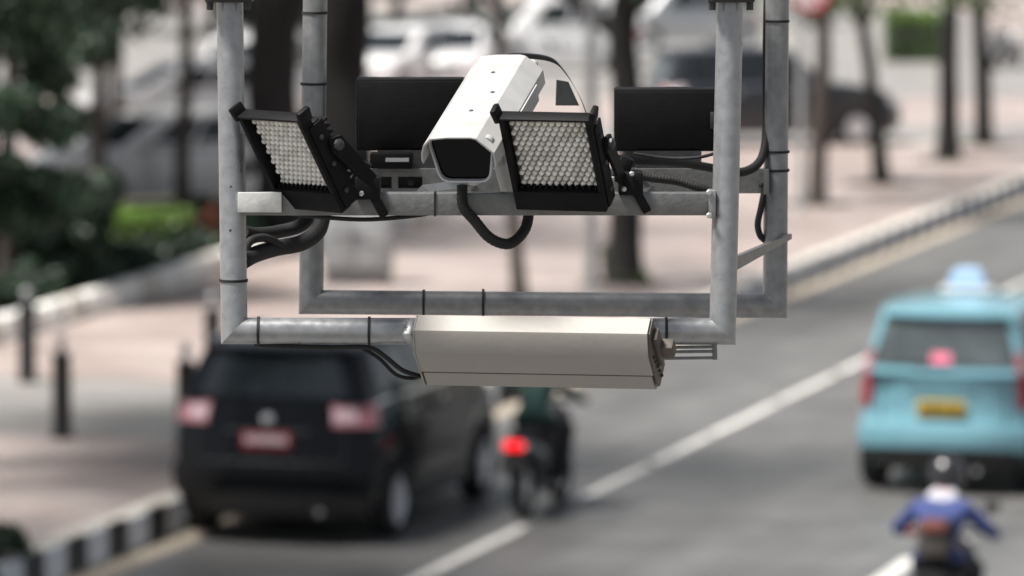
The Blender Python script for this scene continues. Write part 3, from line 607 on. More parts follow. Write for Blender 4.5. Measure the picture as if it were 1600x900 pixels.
def car(label, loc, rotz, spec, paint, name='parked_car', group=None, cat='car', detail=True, roof_paint=None):
    L, W, H = spec['L'], spec['W'], spec['H']; belt = spec['belt']; zb0 = spec.get('zb', 0.24)
    t = thing(name, label, cat, loc, rotz, group)
    wx0, wx1 = spec['wr'], spec['wf']; rw = 0.33; RA_ = rw + 0.065
    xg0, xg1, xr0, xr1 = spec['xg0'], spec['xg1'], spec['xr0'], spec['xr1']   # glasshouse base and roof, from the rear bumper
    def ztop(x):
        if x < xg1 - 0.1: return belt
        q = (x - (xg1 - 0.1)) / (L - xg1 + 0.1); return belt - (belt - spec['nose']) * q ** 1.6
    def zbot(x):
        z = zb0
        for c in (wx0, wx1):
            if abs(x - c) < RA_: z = max(z, rw + math.sqrt(RA_ ** 2 - (x - c) ** 2) - 0.01)
        if x < 0.45: z = max(z, zb0 + 0.10 * (1 - x / 0.45))
        if x > L - 0.5: z = max(z, zb0 - 0.04 * (x - L + 0.5))
        return z
    def body(u, s, w):
        x = lerp(pl(spec['rear'], w), L - pl([(0, .10), (.25, .0), (.6, .03), (.85, .10), (1, .24)], w), u)
        if u < 0.5: x += (0.23 * abs(s) ** 2.8) * (1 - 2 * u) ** 6
        else: x -= (0.34 * abs(s) ** 2.6) * (2 * u - 1) ** 6
        hw = W / 2 * pl([(0, .955), (.28, .995), (.6, 1.0), (.8, .985), (1, .94)], w) * (1 - 0.05 * abs(2 * u - 1) ** 5)
        zt = ztop(x) + 0.035 * (1 - s * s) * (1 if x > xg1 - .1 else 0); zb = zbot(x)
        return Vector((x, s * hw, lerp(zb, zt, w)))
    us = sorted(set([i / 40 for i in range(41)] + [(c + RA_ * q) / L for c in (wx0, wx1) for q in (-1.0, -.97, -.88, -.7, -.4, 0, .4, .7, .88, .97, 1.0)]))
    ss = [-1, -.97, -.9, -.75, -.5, -.25, 0, .25, .5, .75, .9, .97, 1]; ws = [0, .06, .15, .28, .45, .6, .72, .82, .92, .97, 1]
    b = MB()
    def face(fn, A, C):
        k = len(C); b.add([fn(a, c) for a in A for c in C], [(i * k + j, (i + 1) * k + j, (i + 1) * k + j + 1, i * k + j + 1) for i in range(len(A) - 1) for j in range(k - 1)])
    for s in (-1, 1): face(lambda u, w: body(u, s, w), us, ws)
    for u in (0, 1): face(lambda s, w: body(u, s, w), ss, ws)
    for w in (0, 1): face(lambda u, s: body(u, s, w), us, ss)
    me = b.mesh('body', paint, 50); bm = bmesh.new(); bm.from_mesh(me); bmesh.ops.remove_doubles(bm, verts=bm.verts, dist=0.0006); bmesh.ops.recalc_face_normals(bm, faces=bm.faces); bm.to_mesh(me); bm.free()
    me.shade_smooth(); me.set_sharp_from_angle(angle=R(50)); bo = link('body', me, t)
    wb_, wt_ = W / 2 * 0.945, W / 2 * spec.get('tumble', 0.77)
    def cab(u, s, w):
        e = w ** 1.15
        x = lerp(lerp(xg0, xr0, w ** spec.get('rpow', 1.0)), lerp(xg1, xr1, w ** 0.92), u)
        if u < .5: x += 0.13 * abs(s) ** 3 * (1 - 2 * u) ** 4
        else: x -= 0.22 * abs(s) ** 2.5 * (2 * u - 1) ** 4
        hw = lerp(wb_, wt_, e) * (1 - 0.06 * abs(2 * u - 1) ** 4)
        z = lerp(belt - 0.02, H - 0.05, w) + (0.05 * (1 - s * s) * (1 - abs(2 * u - 1) ** 3) - 0.04 * abs(2 * u - 1) ** 3) * w ** 3
        return Vector((x, s * hw, z))
    b = MB(); gu = [0, .02, .06, .15, .3, .45, .6, .75, .88, .95, .98, 1]; gw = [0, .15, .35, .55, .75, .88, .95, 1]
    for s in (-1, 1): face(lambda u, w: cab(u, s, w), gu, gw)
    for u in (0, 1): face(lambda s, w: cab(u, s, w), ss, gw)
    face(lambda u, s: cab(u, s, 1), gu, ss)
    me = b.mesh('cabin', roof_paint or paint, 50); bm = bmesh.new(); bm.from_mesh(me); bmesh.ops.remove_doubles(bm, verts=bm.verts, dist=0.0006)
    es = [e for e in bm.edges if len(e.link_faces) == 2 and e.calc_face_angle(0) > R(38)]
    bmesh.ops.bevel(bm, geom=es, offset=0.06, segments=4, profile=0.5, affect='EDGES', clamp_overlap=True)
    bmesh.ops.recalc_face_normals(bm, faces=bm.faces); bm.to_mesh(me); bm.free(); me.shade_smooth(); me.set_sharp_from_angle(angle=R(60)); cb = link('cabin', me, t)
    cen = Vector((L / 2, 0, belt * .8))
    def nrm(fn, a, c):
        p = fn(a, c); e = 1e-3; n = (fn(a + e, c) - p).cross(fn(a, c + e) - p).normalized(); return p, (n if n.dot(p - cen) > 0 else -n)
    def patch(nm, fn, m, out=0.008, inn=0.02, na=10, nb=6, parent=None):
        b = MB(); b.slab(lambda a, c: nrm(fn, a, c), na, nb, out, inn); return b.build(nm, m, parent or t, 40)
    rww = spec.get('rw', (.14, .86, .80))
    rwn = patch('rear_window', lambda a, c: cab(0.0, lerp(-rww[2], rww[2], a) * (1 - 0.06 * c), lerp(rww[0], rww[1], c)), M[spec.get('glass', 'car_glass')])
    patch('windshield', lambda a, c: cab(1.0, lerp(-.86, .86, a), lerp(.10, .9, c)), M['car_glass'])
    for s in (-1, 1):
        for (u0, u1) in spec['win']:
            patch('side_window', lambda a, c: cab(lerp(u0, u1, a), s, lerp(.16, .82, c)), M['car_glass'])
    # underbody and bumper trim
    b = MB(); b.box((L / 2, 0, zb0 + 0.06), (L * 0.9, W * 0.62, 0.14), bev=0.03); b.box((L / 2, 0, 0.55), (L * .86, W * .6, 0.5)); b.build('underbody', M['car_trim'], t)
    patch('rear_bumper_trim', lambda a, c: body(0.0, lerp(-.99, .99, a), lerp(.0, .17, c)), M['car_trim'], 0.012, 0.03)
    for (wx, sy) in ((wx0, 1), (wx0, -1), (wx1, 1), (wx1, -1)):
        wo = link('wheel', WH[0], t); wo.location = (wx, sy * (W / 2 - 0.10), rw); wo.rotation_euler = (0, random.random() * 6, 0 if sy > 0 else math.pi); link('rim', WH[1], wo)
    # lamps
    for s in (-1, 1):
        q0, q1, w0, w1 = spec['tail']
        def tl(a, c, s0=q0, s1=1.0):
            if a < .7: return body(0.0, s * lerp(s0, s1, a / .7), lerp(w0, w1, c))
            return body((a - .7) / .3 * 0.055, s, lerp(w0, w1, c))
        tlm = spec.get('tailmat', ('lamp_red', 'lamp_clear'))
        tb = patch('tail_light', tl, M[tlm[0]], 0.016, 0.02, 12, 5)
        patch('lamp_lens', lambda a, c: tl(a * .42 + .02, c * .6 + .2), M[tlm[1]], 0.022, 0.01, 6, 3, tb)
        if 'tail2' in spec:
            q, v0, v1 = spec['tail2']
            patch('upper_tail_light', lambda a, c: cab(0.0, s * lerp(q, 1.0, a), lerp(v0, v1, c)) if a < .7 else cab((a - .7) * .1, s, lerp(v0, v1, c)), M['lamp_pink'], 0.012, 0.02, 8, 4)
        patch('headlight', lambda a, c: body(1.0, s * lerp(.55, 1.0, a), lerp(.68, .90, c)), M['lamp_clear'], 0.012, 0.03)
        b = MB(); mxp = cab(.93, s, .05); b.box(mxp + Vector((0.02, s * 0.12, 0.06)), (0.10, 0.20, 0.14), bev=0.035); b.build('wing_mirror', paint, t)
        for hx in (spec['wr'] + 0.45, spec['wr'] + 1.35):
            b = MB(); uu = hx / L; p = body(uu, s, .86); b.box(p + Vector((0, s * 0.012, 0)), (0.19, 0.03, 0.03), bev=0.008); b.build('door_handle', M['chrome'] if spec.get('chrome') else paint, t)
    patch('grille', lambda a, c: body(1.0, lerp(-.5, .5, a), lerp(.55, .8, c)), M['car_trim'], 0.012, 0.03)
    for s in (-1, 1):                                       # shut lines of tailgate and doors, sill trim
        patch('tailgate_seam', lambda a, c: body(0.0, s * (.74 + .012 * a), lerp(.44, 1.0, c)), M['car_trim'], 0.002, 0.01, 1, 6)
        for xd in spec.get('doors', (1.25, 2.2)):
            patch('door_seam', lambda a, c: body((xd + .012 * a) / L, s, lerp(.05, 1.0, c)), M['car_trim'], 0.002, 0.01, 1, 6)
        patch('window_trim', lambda a, c: body(lerp(.06, .70, a), s, lerp(.965, .995, c)), M['chrome'] if spec.get('chrome') else M['car_trim'], 0.010, 0.01, 14, 2)
    patch('tailgate_seam', lambda a, c: body(0.0, lerp(-.74, .74, a), .44 + .008 * c), M['car_trim'], 0.002, 0.01, 8, 1)
    patch('rear_bumper', lambda a, c: body(0.0, lerp(-.985, .985, a), lerp(.17, .40, c)), paint, 0.045, 0.02, 14, 4)
    if spec.get('spoiler'):
        patch('roof_spoiler', lambda a, c: cab(0, lerp(-.9, .9, a), lerp(.90, .99, c)), roof_paint or paint, 0.07, 0.02, 12, 3)
    # number plate with its row of characters
    pz, pm, cm = spec['plate']; p, nn = nrm(lambda a, c: body(0.0, a - .5, c), 0.5, pz)
    b = MB(); b.box(p + Vector((-0.012, 0, 0)), (0.02, 0.46, 0.15), bev=0.006); po = b.build('number_plate', M[pm], t)
    x0 = -0.18
    for k in range(8):
        wch = random.uniform(0.022, 0.034)
        b = MB(); b.box(p + Vector((-0.0245, x0 + k * 0.051, 0.012)), (0.004, wch, 0.07)); b.build('plate_character', M[cm], po)
    if spec.get('garnish'):
        patch('tailgate_garnish', lambda a, c: body(0.0, lerp(-.42, .42, a), lerp(spec['garnish'][0], spec['garnish'][1], c)), M[spec['garnish'][2]], 0.014, 0.02)
    if spec.get('badge'):
        p2, _ = nrm(lambda a, c: body(0.0, a - .5, c), 0.5, spec['badge']); b = MB(); b.lathe([(0.052, 0), (0.052, 0.012), (0.03, 0.02)], p2, (-1, 0, 0), 16); b.build('badge', M['chrome'], t)
    return t, cab, body, patch
SUV = dict(L=4.46, W=1.93, H=1.80, belt=1.27, nose=0.84, wr=0.90, wf=3.61, xg0=0.16, xg1=3.22, xr0=0.34, xr1=2.40, rear=[(0, .12), (.14, .02), (.38, 0), (.46, .05), (.7, .075), (1, .15)],
           win=[(.12, .26), (.29, .52), (.55, .80)], tail=(.60, 0, .76, .97), tailmat=('lamp_pink', 'lamp_pale'), plate=(.64, 'plate_red', 'plate_white'), spoiler=True, badge=.84, garnish=(.715, .745, 'car_trim'), rw=(.12, .86, .82), chrome=True)
SUV['tail'] = (.64, 0, .78, .98)
hd = math.pi / 2 - RA
wc = on(602, 838); rc = wc - RD * 0.90 - RN * 0.83
suv, cabf, bodyf, patchf = car('black sport utility car parked by the painted kerb with a red number plate', (rc.x, rc.y, 0), hd, SUV, M['suv_black'], 'parked_car')
for s in (-1, 1):
    b = MB(); b.tube([cabf(u, s * .93, 1) + Vector((0, 0, 0.04)) for u in (.12, .3, .5, .7, .88)], 0.018, 8); b.build('roof_rail', M['alloy'], suv)
b = MB(); b.tube([(0.1, -0.5, 0.33), (0.02, -0.5, 0.32)], 0.035, 12); b.build('exhaust_pipe', M['chrome'], suv)
TX = dict(L=4.14, W=1.70, H=1.81, belt=1.17, nose=0.84, wr=0.72, wf=3.375, xg0=0.08, xg1=3.25, xr0=0.27, xr1=2.35, rear=[(0, .12), (.10, .03), (.20, .0), (.40, 0), (.45, .10), (.75, .11), (.9, .10), (1, .13)],
          win=[(.09, .27), (.30, .54), (.57, .82)], tail=(.87, 0, .60, .99), tail2=(.93, .0, .34), tailmat=('lamp_red', 'lamp_red'), plate=(.60, 'plate_yellow', 'plate_dark'), spoiler=True, garnish=(.82, .86, 'taxi_blue'), rw=(.12, .88, .93), tumble=.80, glass='glass_light')
tw = on(1371, 757); tc = tw + RN * 0.74 - RD * 0.72
taxi, tcab, tbody, tpatch = car('light blue taxi with yellow number plate and roof sign in the right lane', (tc.x, tc.y, 0), hd, TX, M['taxi_blue'], 'taxi', cat='taxi')
b = MB(); b.box((1.35, 0, 1.855), (0.16, 0.52, 0.06), bev=0.02); sg = b.build('roof_sign_base', M['car_white'], taxi)
b = MB(); b.loft([[Vector((1.35 + x * k, y * kk, z)) for x, y in ((-.07, -.17), (.07, -.17), (.07, .17), (-.07, .17))] for k, kk, z in ((1, 1, 1.88), (.95, .98, 1.95), (.8, .8, 2.03), (.55, .5, 2.06))]); b.build('roof_sign', M['sign_blue'], taxi)
tpatch('pink_sticker', lambda a, c: tcab(0.0, lerp(-.12, .14, a), lerp(.17, .33, c)), M['pink'], 0.013, 0.0, 3, 3)
b = MB(); b.box((0.36, 0.0, 0.30), (0.25, 0.62, 0.22), bev=0.08); b.build('spare_wheel_tray', M['car_trim'], taxi)
b = MB(); b.tube([(0.5, -0.35, 0.26), (0.06, -0.35, 0.25)], 0.03, 10); b.build('exhaust_pipe', M['chrome'], taxi)
tpatch('rear_wiper', lambda a, c: tcab(0.0, lerp(-.1, .35, a), lerp(.12, .145, c)), M['car_trim'], 0.016, 0.0, 4, 1)

# far vehicles on the forecourt
FS = dict(SUV); FS.update(L=4.95, W=1.86, H=1.86, belt=1.15, plate=(.6, 'plate_white', 'plate_dark'), wf=3.85, wr=1.05, xg1=3.55, xr1=2.75, tail=(.55, 0, .66, .99), tailmat=('lamp_clear', 'lamp_pink'), glass='glass_light')
pc = on(1012, 228, PZ)
far, fc, fb, fp = car('dark sport utility car seen side on beyond the row of street trees', (pc.x - 0.05, pc.y, PZ), R(15), FS, M['suv_olive'], 'parked_car')
VAN = dict(L=4.4, W=1.70, H=1.85, belt=1.05, nose=0.85, wr=0.75, wf=3.5, xg0=0.06, xg1=3.7, xr0=0.22, xr1=2.95, rear=TX['rear'], win=[(.07, .30), (.33, .56), (.59, .84)], tail=(.82, 0, .62, .99), plate=(.55, 'plate_white', 'plate_dark'), rw=(.12, .85, .80), tumble=.82)
CC = dict(TX); CC.update(plate=(.6, 'plate_white', 'plate_dark'), H=1.58, belt=1.0); CC.pop('tail2'); CC.pop('glass')
def place(spec, label, px, py, heading, paint, name='parked_car', centre=True):
    p = on(px, py, PZ); h = R(heading); d = Vector((math.cos(h), math.sin(h), 0)) * spec['L'] / 2
    return car(label, (p.x - d.x, p.y - d.y, PZ), h, spec, paint, name, group='cars parked in the far car park')
place(CC, 'white hatchback in the car park straight behind the left equipment box', 620, 152, 245, M['car_white'])
place(CC, 'white car in the car park partly behind the camera housing', 712, 146, 262, M['car_white'])
place(VAN, 'large white van behind the camera between two tree trunks', 872, 110, 188, M['car_white'])
place(VAN, 'white van glimpsed between the left post and the dark trunk', 396, 196, 255, M['car_white'])
place(CC, 'white car among the bushes left of the gantry, the farther one', 280, 222, 200, M['car_white'])
place(CC, 'white car half hidden behind the green hedge at far left, the nearer one', 235, 325, 215, M['car_white'])
place(VAN, 'silver van at the top of the picture left of the right front post', 1062, 78, 205, M['car_silver'])
place(VAN, 'white van far behind the no parking sign', 1200, 40, 185, M['car_white'])

# ================================================================== trees and plants
def leaf_mesh(name, cen, size, m, squash=1.0):
    n = len(cen); a = rng.normal(size=(n, 3)); a /= np.linalg.norm(a, axis=1)[:, None]; c = rng.normal(size=(n, 3)); bb = np.cross(a, c); bb /= np.linalg.norm(bb, axis=1)[:, None]
    s = (size * rng.uniform(.6, 1.3, n))[:, None]
    v = np.stack([cen - a * s * .5, cen + bb * s * .28, cen + a * s * .5, cen - bb * s * .28], 1).reshape(-1, 3)
    me = bpy.data.meshes.new(name); me.vertices.add(4 * n); me.vertices.foreach_set('co', v.ravel()); me.loops.add(4 * n); me.loops.foreach_set('vertex_index', np.arange(4 * n, dtype=np.int32))
    me.polygons.add(n); me.polygons.foreach_set('loop_start', np.arange(0, 4 * n, 4, dtype=np.int32)); me.polygons.foreach_set('loop_total', np.full(n, 4, dtype=np.int32))
    me.materials.append(m); me.update(); me.validate(); return me
def clump_points(centres, radii, n, shell=0.6):
    k = rng.integers(0, len(centres), n); d = rng.normal(size=(n, 3)); d /= np.linalg.norm(d, axis=1)[:, None]
    r = rng.uniform(shell ** 3, 1, n) ** (1 / 3) * np.where(rng.random(n) < .25, rng.random(n), 1)
    return np.array(centres)[k] + d * (r[:, None]) * np.array(radii)[k]
def tree(label, base, r0, h, crown_r, bark='bark', leaf='leaf_d', lean=(0, 0), low=None, nleaf=7000, forks=5, leaf_size=0.22, group='street trees', top_r=0.6, flare=1.35, name='street_tree'):
    t = thing(name, label, 'tree', base, 0, group)
    b = MB(); n = 14; path = []; rad = []
    for i in range(n + 1):
        q = i / n; j = Vector((noise.noise((base[0], q * 3, 1)), noise.noise((base[1], q * 3, 5)), 0)) * r0 * .5 * min(1, q * 3)
        path.append(Vector((lean[0] * q, lean[1] * q, h * q - 0.1 * (i == 0))) + j); rad.append(r0 * lerp(1, top_r, q) * (1 + (flare - 1) * max(0, 1 - q * 9) ** 2) * (1 + .06 * noise.noise((q * 9, base[0], 3))))
    b.tube(path, rad, 14); tr = b.build('trunk', M[bark], t, 60)
    cens, rads = [], []; topp = path[-1]
    for k in range(forks):
        az = 2 * math.pi * (k + random.uniform(-.25, .25)) / forks; up = random.uniform(.55, 1.0); ln = crown_r * random.uniform(.75, 1.1)
        st_ = path[-1 - (k % 3)]; d = Vector((math.cos(az) * (1.15 - up * .5), math.sin(az) * (1.15 - up * .5), up)).normalized(); pts = []
        for i in range(7): q = i / 6; pts.append(st_ + d * ln * q + Vector((noise.noise((k, q * 2, base[0])), noise.noise((k + 9, q * 2, base[0])), 0.3 * q)) * ln * .18 * q)
        b = MB(); b.tube(pts, [r0 * top_r * lerp(.66, .12, i / 6) for i in range(7)], 9); br = b.build('branch', M[bark], t, 60)
        for p in pts[3:]:
            for _ in range(2): cens.append(p + Vector((random.uniform(-1, 1), random.uniform(-1, 1), random.uniform(-.4, .7))) * crown_r * .42); rads.append(crown_r * random.uniform(.22, .42))
    if low is not None:
        for _ in range(16): az = random.uniform(0, 6.28); rr = crown_r * random.uniform(.3, 1.0); cens.append(Vector((math.cos(az) * rr, math.sin(az) * rr, random.uniform(low, h + .5)))); rads.append(crown_r * random.uniform(.18, .32))
    cp = clump_points([tuple(c) for c in cens], [[r_, r_, r_ * .75] for r_ in rads], nleaf)
    if low is not None: cp = cp[cp[:, 2] > low - .1]
    link('crown', leaf_mesh('crown', cp, leaf_size, M[leaf]), t); return t
def shrub(label, base, rx, ry, rz, leaf, n=5000, size=0.13, boxy=False, name='shrub', cat='shrub', group='shrubs in the planting bed', rotz=0, nst=4):
    t = thing(name, label, cat, base, rotz, group)
    if boxy:
        pts = rng.uniform(-1, 1, (n, 3)); ax = rng.integers(0, 3, n); m = rng.random(n) < .7; pts[m, ax[m]] = np.sign(pts[m, ax[m]]) * rng.uniform(.86, 1.03, m.sum()); pts = pts * np.array([rx, ry, rz / 2]) + np.array([0, 0, rz / 2 + .02]); pts += rng.normal(size=pts.shape) * .03
    else:
        cs = []; rs = []
        for _ in range(18): a = random.uniform(0, 6.28); q = math.sqrt(random.random()) * .75; cs.append((math.cos(a) * q * rx, math.sin(a) * q * ry, random.uniform(.25, .8) * rz)); k = random.uniform(.22, .4); rs.append((k * rx, k * ry, k * rz * .75))
        pts = clump_points(cs, rs, n, .4); pts[:, 2] = np.abs(pts[:, 2])
    link('foliage', leaf_mesh('foliage', pts, size, M[leaf]), t)
    for k in range(nst):
        b = MB(); a = 6.28 * k / nst; e = Vector((math.cos(a) * rx * .5, math.sin(a) * ry * .5, rz * .7)); b.tube([(0.05 * math.cos(a), 0.05 * math.sin(a), -0.03), e * .5 + Vector((0, 0, .1)), e], [.03, .02, .008], 6); b.build('stem', M['bark2'], t)
    return t
def gp(px, py): p = on(px, py, PZ); return (p.x, p.y, PZ)
# row of street trees on the right part of the pavement
def pit(px, py, r=0.55):
    pass
tree('slim street tree on the pavement nearest the right rear post', gp(1276, 319), 0.155, 4.4, 2.6, 'bark2', 'leaf_d', (0.15, 0.2), nleaf=1500)
tree('slim forked street tree, second right of the gantry, in front of the dark car bonnet', gp(1379, 286), 0.15, 3.0, 2.5, 'bark', 'leaf_m', (-0.35, 0.3), nleaf=1500, forks=6, low=2.9)
tree('straight thick street tree, third right of the gantry', gp(1481, 250), 0.19, 5.4, 2.8, 'bark', 'leaf_d', (0.02, 0.1), nleaf=1500, top_r=.75)
tree('dark straight street tree farthest right of the row', gp(1537, 226), 0.18, 4.8, 2.7, 'bark', 'leaf_m', (-0.15, 0.2), nleaf=1500)
tree('thin leaning tree straight below the camera cable loop', gp(813, 474), 0.105, 4.3, 2.2, 'bark2', 'leaf_d', (-0.35, 0.3), nleaf=1000)
tree('thick forked tree with mossy foot right of the right lamp', gp(977, 442), 0.235, 3.75, 2.8, 'bark', 'leaf_d', (0.05, 0.3), nleaf=1500, top_r=.8)
tree('massive dark tree trunk left of the gantry centre, the left of two', gp(438, 388), 0.40, 4.4, 3.4, 'bark', 'leaf_d', (-0.05, 0.3), nleaf=1300, top_r=.85)
tree('massive dark tree trunk behind the grey cabinet, the right of two', gp(532, 366), 0.44, 4.6, 3.4, 'bark', 'leaf_d', (0.03, 0.3), nleaf=1300, top_r=.85)
# low tree canopies at the left
for i, (px, py, h, cr, low, lb) in enumerate(((10, 470, 3.4, 1.7, 1.0, 'broad dark leafy tree at the far left edge of the picture'), (150, 395, 4.0, 1.9, 2.6, 'dark leafy tree with low canopy in the left planting bed'),
        (285, 335, 4.4, 2.0, 3.0, 'dark leafy tree over the white cars left of the gantry'), (-20, 350, 3.4, 2.0, 0.8, 'dense dark tree behind the leftmost shrubs'), (95, 300, 3.8, 1.9, 1.9, 'dark tree farther back at upper left'), (180, 230, 3.6, 2.6, 2.6, 'dark spreading tree behind the hedge and the nearer white car'))):
    tree(lb, gp(px, py), 0.13, h, cr, 'bark2', 'leaf_d', (0.1, 0.1), low=low, nleaf=16000 if low < 2.5 else 7500, leaf_size=.2, group='leafy trees in the planting bed', name='leafy_tree')
# shrubs behind the inner kerb
def bed(px, off):                                           # left of the inner kerb where the kerb passes pixel column px
    for a, c in zip(INNER, INNER[1:]):
        pa, pc_ = 800 + F_PX * a.x / a.y, 800 + F_PX * c.x / c.y
        if pa <= px <= pc_ + .01:
            d = (c - a).normalized(); q = lerp(a, c, (px - pa) / (pc_ - pa)) + Vector((-d.y, d.x, 0)) * off; return (q.x, q.y, PZ), math.atan2(d.y, d.x)
    raise ValueError(px)
for i, (px, off, rx, rz, lb) in enumerate(((-60, .85, 1.3, .9, 'dark low shrub cut by the left edge of the picture'), (20, .85, 1.2, .75, 'dark low shrub right behind the second bollard'),
        (120, .80, 1.2, .65, 'dark low shrub along the inner kerb, third from the left edge'), (205, .78, 1.2, .60, 'dark low shrub along the inner kerb, fourth from the left edge'),
        (285, .75, 1.1, .55, 'dark low shrub along the inner kerb, below the bright hedge'), (355, .75, 1.0, .55, 'dark low shrub along the inner kerb beside the left front post'),
        (430, .80, .9, .60, 'dark low shrub at the foot of the massive trunk'))):
    p_, a_ = bed(px, off); shrub(lb, p_, rx, 0.55, rz, 'leaf_d', 5000, rotz=a_)
for i, (px, off, rx, rz, lb) in enumerate(((120, 1.9, 1.0, 2.2, 'tall dark shrub cut by the left edge, in the second row'), (215, 1.8, .9, 1.9, 'tall dark shrub at the left in the second row, the middle one'), (300, 1.75, .8, 1.5, 'tall dark shrub left of the bright hedge'))):
    p_, a_ = bed(px, off); shrub(lb, p_, rx, 0.7, rz, 'leaf_d', 6000, rotz=a_)
p_, a_ = bed(365, 1.25); shrub('clipped green hedge with bright top left of the gantry', p_, 0.55, 0.42, 0.72, 'leaf_l', 5000, .09, True, 'hedge', 'hedge', None)
p_, a_ = bed(405, .85); shrub('small reddish leaved shrub beside the bright hedge', p_, 0.26, 0.26, 0.75, 'leaf_r', 1500, .09)
shrub('reddish brown shrub under the trees at left', gp(140, 352), 0.5, 0.4, 0.9, 'leaf_r', 2000, .12)
shrub('bright yellowish green shrub peeping between left post and left lamp', gp(405, 318), 0.35, 0.35, 0.7, 'leaf_l', 2000, .10)
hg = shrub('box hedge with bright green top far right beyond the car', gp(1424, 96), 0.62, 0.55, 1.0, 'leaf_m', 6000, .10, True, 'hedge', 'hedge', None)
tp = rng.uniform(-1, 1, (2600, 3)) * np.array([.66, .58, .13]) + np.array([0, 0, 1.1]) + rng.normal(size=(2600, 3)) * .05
link('sunlit_top_leaves', leaf_mesh('sunlit_top_leaves', tp, .10, M['leaf_l']), hg)  # sunlit hedge top, put into the colour of a brighter leaf layer
shrub('small dark plant on the pavement at the bottom left corner', gp(-8, 872), 0.30, 0.32, 0.28, 'leaf_d', 1500, .08, group=None)
shrub('green tuft at the foot of the thick forked tree', gp(950, 440), 0.17, 0.15, 0.62, 'leaf_m', 900, .07, group=None)
shrub('low green plants round the foot of the thick forked tree', gp(990, 443), 0.34, 0.2, 0.2, 'leaf_m', 900, .07, group=None)
# trees that close the view behind the car park
k = 0
LB = ['dark', 'broad', 'spreading', 'shady', 'rounded', 'dense', 'tall', 'loose', 'low']
for (px, py, cr, where) in ((330, 52, 3.4, 'above the left post'), (480, 40, 3.6, 'behind the massive trunks'), (620, 34, 3.6, 'behind the white hatchback'), (730, 20, 3.4, 'above the camera housing')):
    tree('%s tree at the far end of the car park %s' % (LB[k], where), gp(px, py), 0.17, 2.6, cr, 'bark', 'leaf_m' if k % 2 else 'leaf_d', (0.1, 0), low=1.0, nleaf=7000, leaf_size=.3, group='trees at the end of the car park', name='leafy_tree'); k += 1

# two unseen trees added left of the view, crowns placed to shade near lanes
for (x, y, lb) in ((-6.3, 47.0, 'unseen tree added for shade beside the driveway, crown above the parked car'), (-8.2, 39.0, 'unseen tree added for shade on the near pavement, crown over the painted kerb')):
    tree(lb, (x, y, PZ), 0.26, 6.2, 4.2, 'bark2', 'leaf_m', (0.6, 0.1), nleaf=5000, leaf_size=.34, group=None, name='added_shade_tree', forks=8)
# tree pits: dark soil squares round the feet of the street trees
for (px, py) in ((1276, 319), (1379, 286), (1481, 250), (1537, 226), (977, 442), (813, 474)):
    p = on(px, py, PZ); c = [p + RD * a * .55 + RN * d * .55 + Vector((0, 0, .006)) for a, d in ((-1, -1), (-1, 1), (1, 1), (1, -1))]
    sheet('tree_pit', c, M['soil'])

# ================================================================== street furniture
def bollard(label, px, py):
    t = thing('bollard', label, 'bollard', gp(px, py), 0, 'bollards on both sides of the driveway')
    b = MB(); b.lathe([(.115, 0), (.115, .04), (.095, .05), (.093, .80), (.098, .81), (.098, .84), (.06, .85)], seg=20); b.build('post', M['bollard'], t)
    b = MB(); b.lathe([(.03, .84), (.03, .93)] + [(max(.005, .055 * math.sin(a)), .97 - .055 * math.cos(a)) for a in [.6 + k * .32 for k in range(8)]], seg=16); b.build('finial', M['pole_grey'], t)
    return t
bollard('black bollard standing alone nearest the left of the driveway', 97, 684); bollard('black bollard half hidden by the parked black car', 291, 700)
bollard('black bollard at the left beyond the driveway', 43, 597); bollard('black bollard beside the foot of the left front post', 333, 606)
def pole(name, label, px, py, r, h, cat='pole'):
    t = thing(name, label, cat, gp(px, py)); b = MB(); b.lathe([(r * 1.8, 0), (r * 1.8, .03), (r, .05), (r * .85, h)], seg=16); b.build('post', M['pole_grey'], t); return t
pole('lamp_post', 'grey steel post left of the thick forked tree', 923, 452, 0.08, 7.5, 'lamp post')
s_ = pole('no_parking_sign', 'round red and white traffic sign on a grey post right of the gantry', 1251, 332, 0.055, 3.75, 'traffic sign')
b = MB(); b.lathe([(.33, 0), (.33, .008)], (0.13, -0.06, 3.42), (0, -1, 0), 32); pn = b.build('sign_plate', M['sign_white'], s_)
b = MB(); b.lathe([(.32, .009), (.32, .012), (.245, .012), (.245, .009), (.32, .009)], (0.13, -0.06, 3.42), (0, -1, 0), 32, caps=False); b.build('red_ring', M['sign_red'], pn)
b = MB(); b.box((0.13, -0.071, 3.42), (0.55, 0.004, 0.07), rot=Matrix.Rotation(R(45), 3, 'Y')); b.build('red_bar', M['sign_red'], pn)
b = MB(); b.box((0.07, -0.045, 3.42), (0.16, 0.03, 0.05)); b.build('clamp', M['pole_grey'], s_)
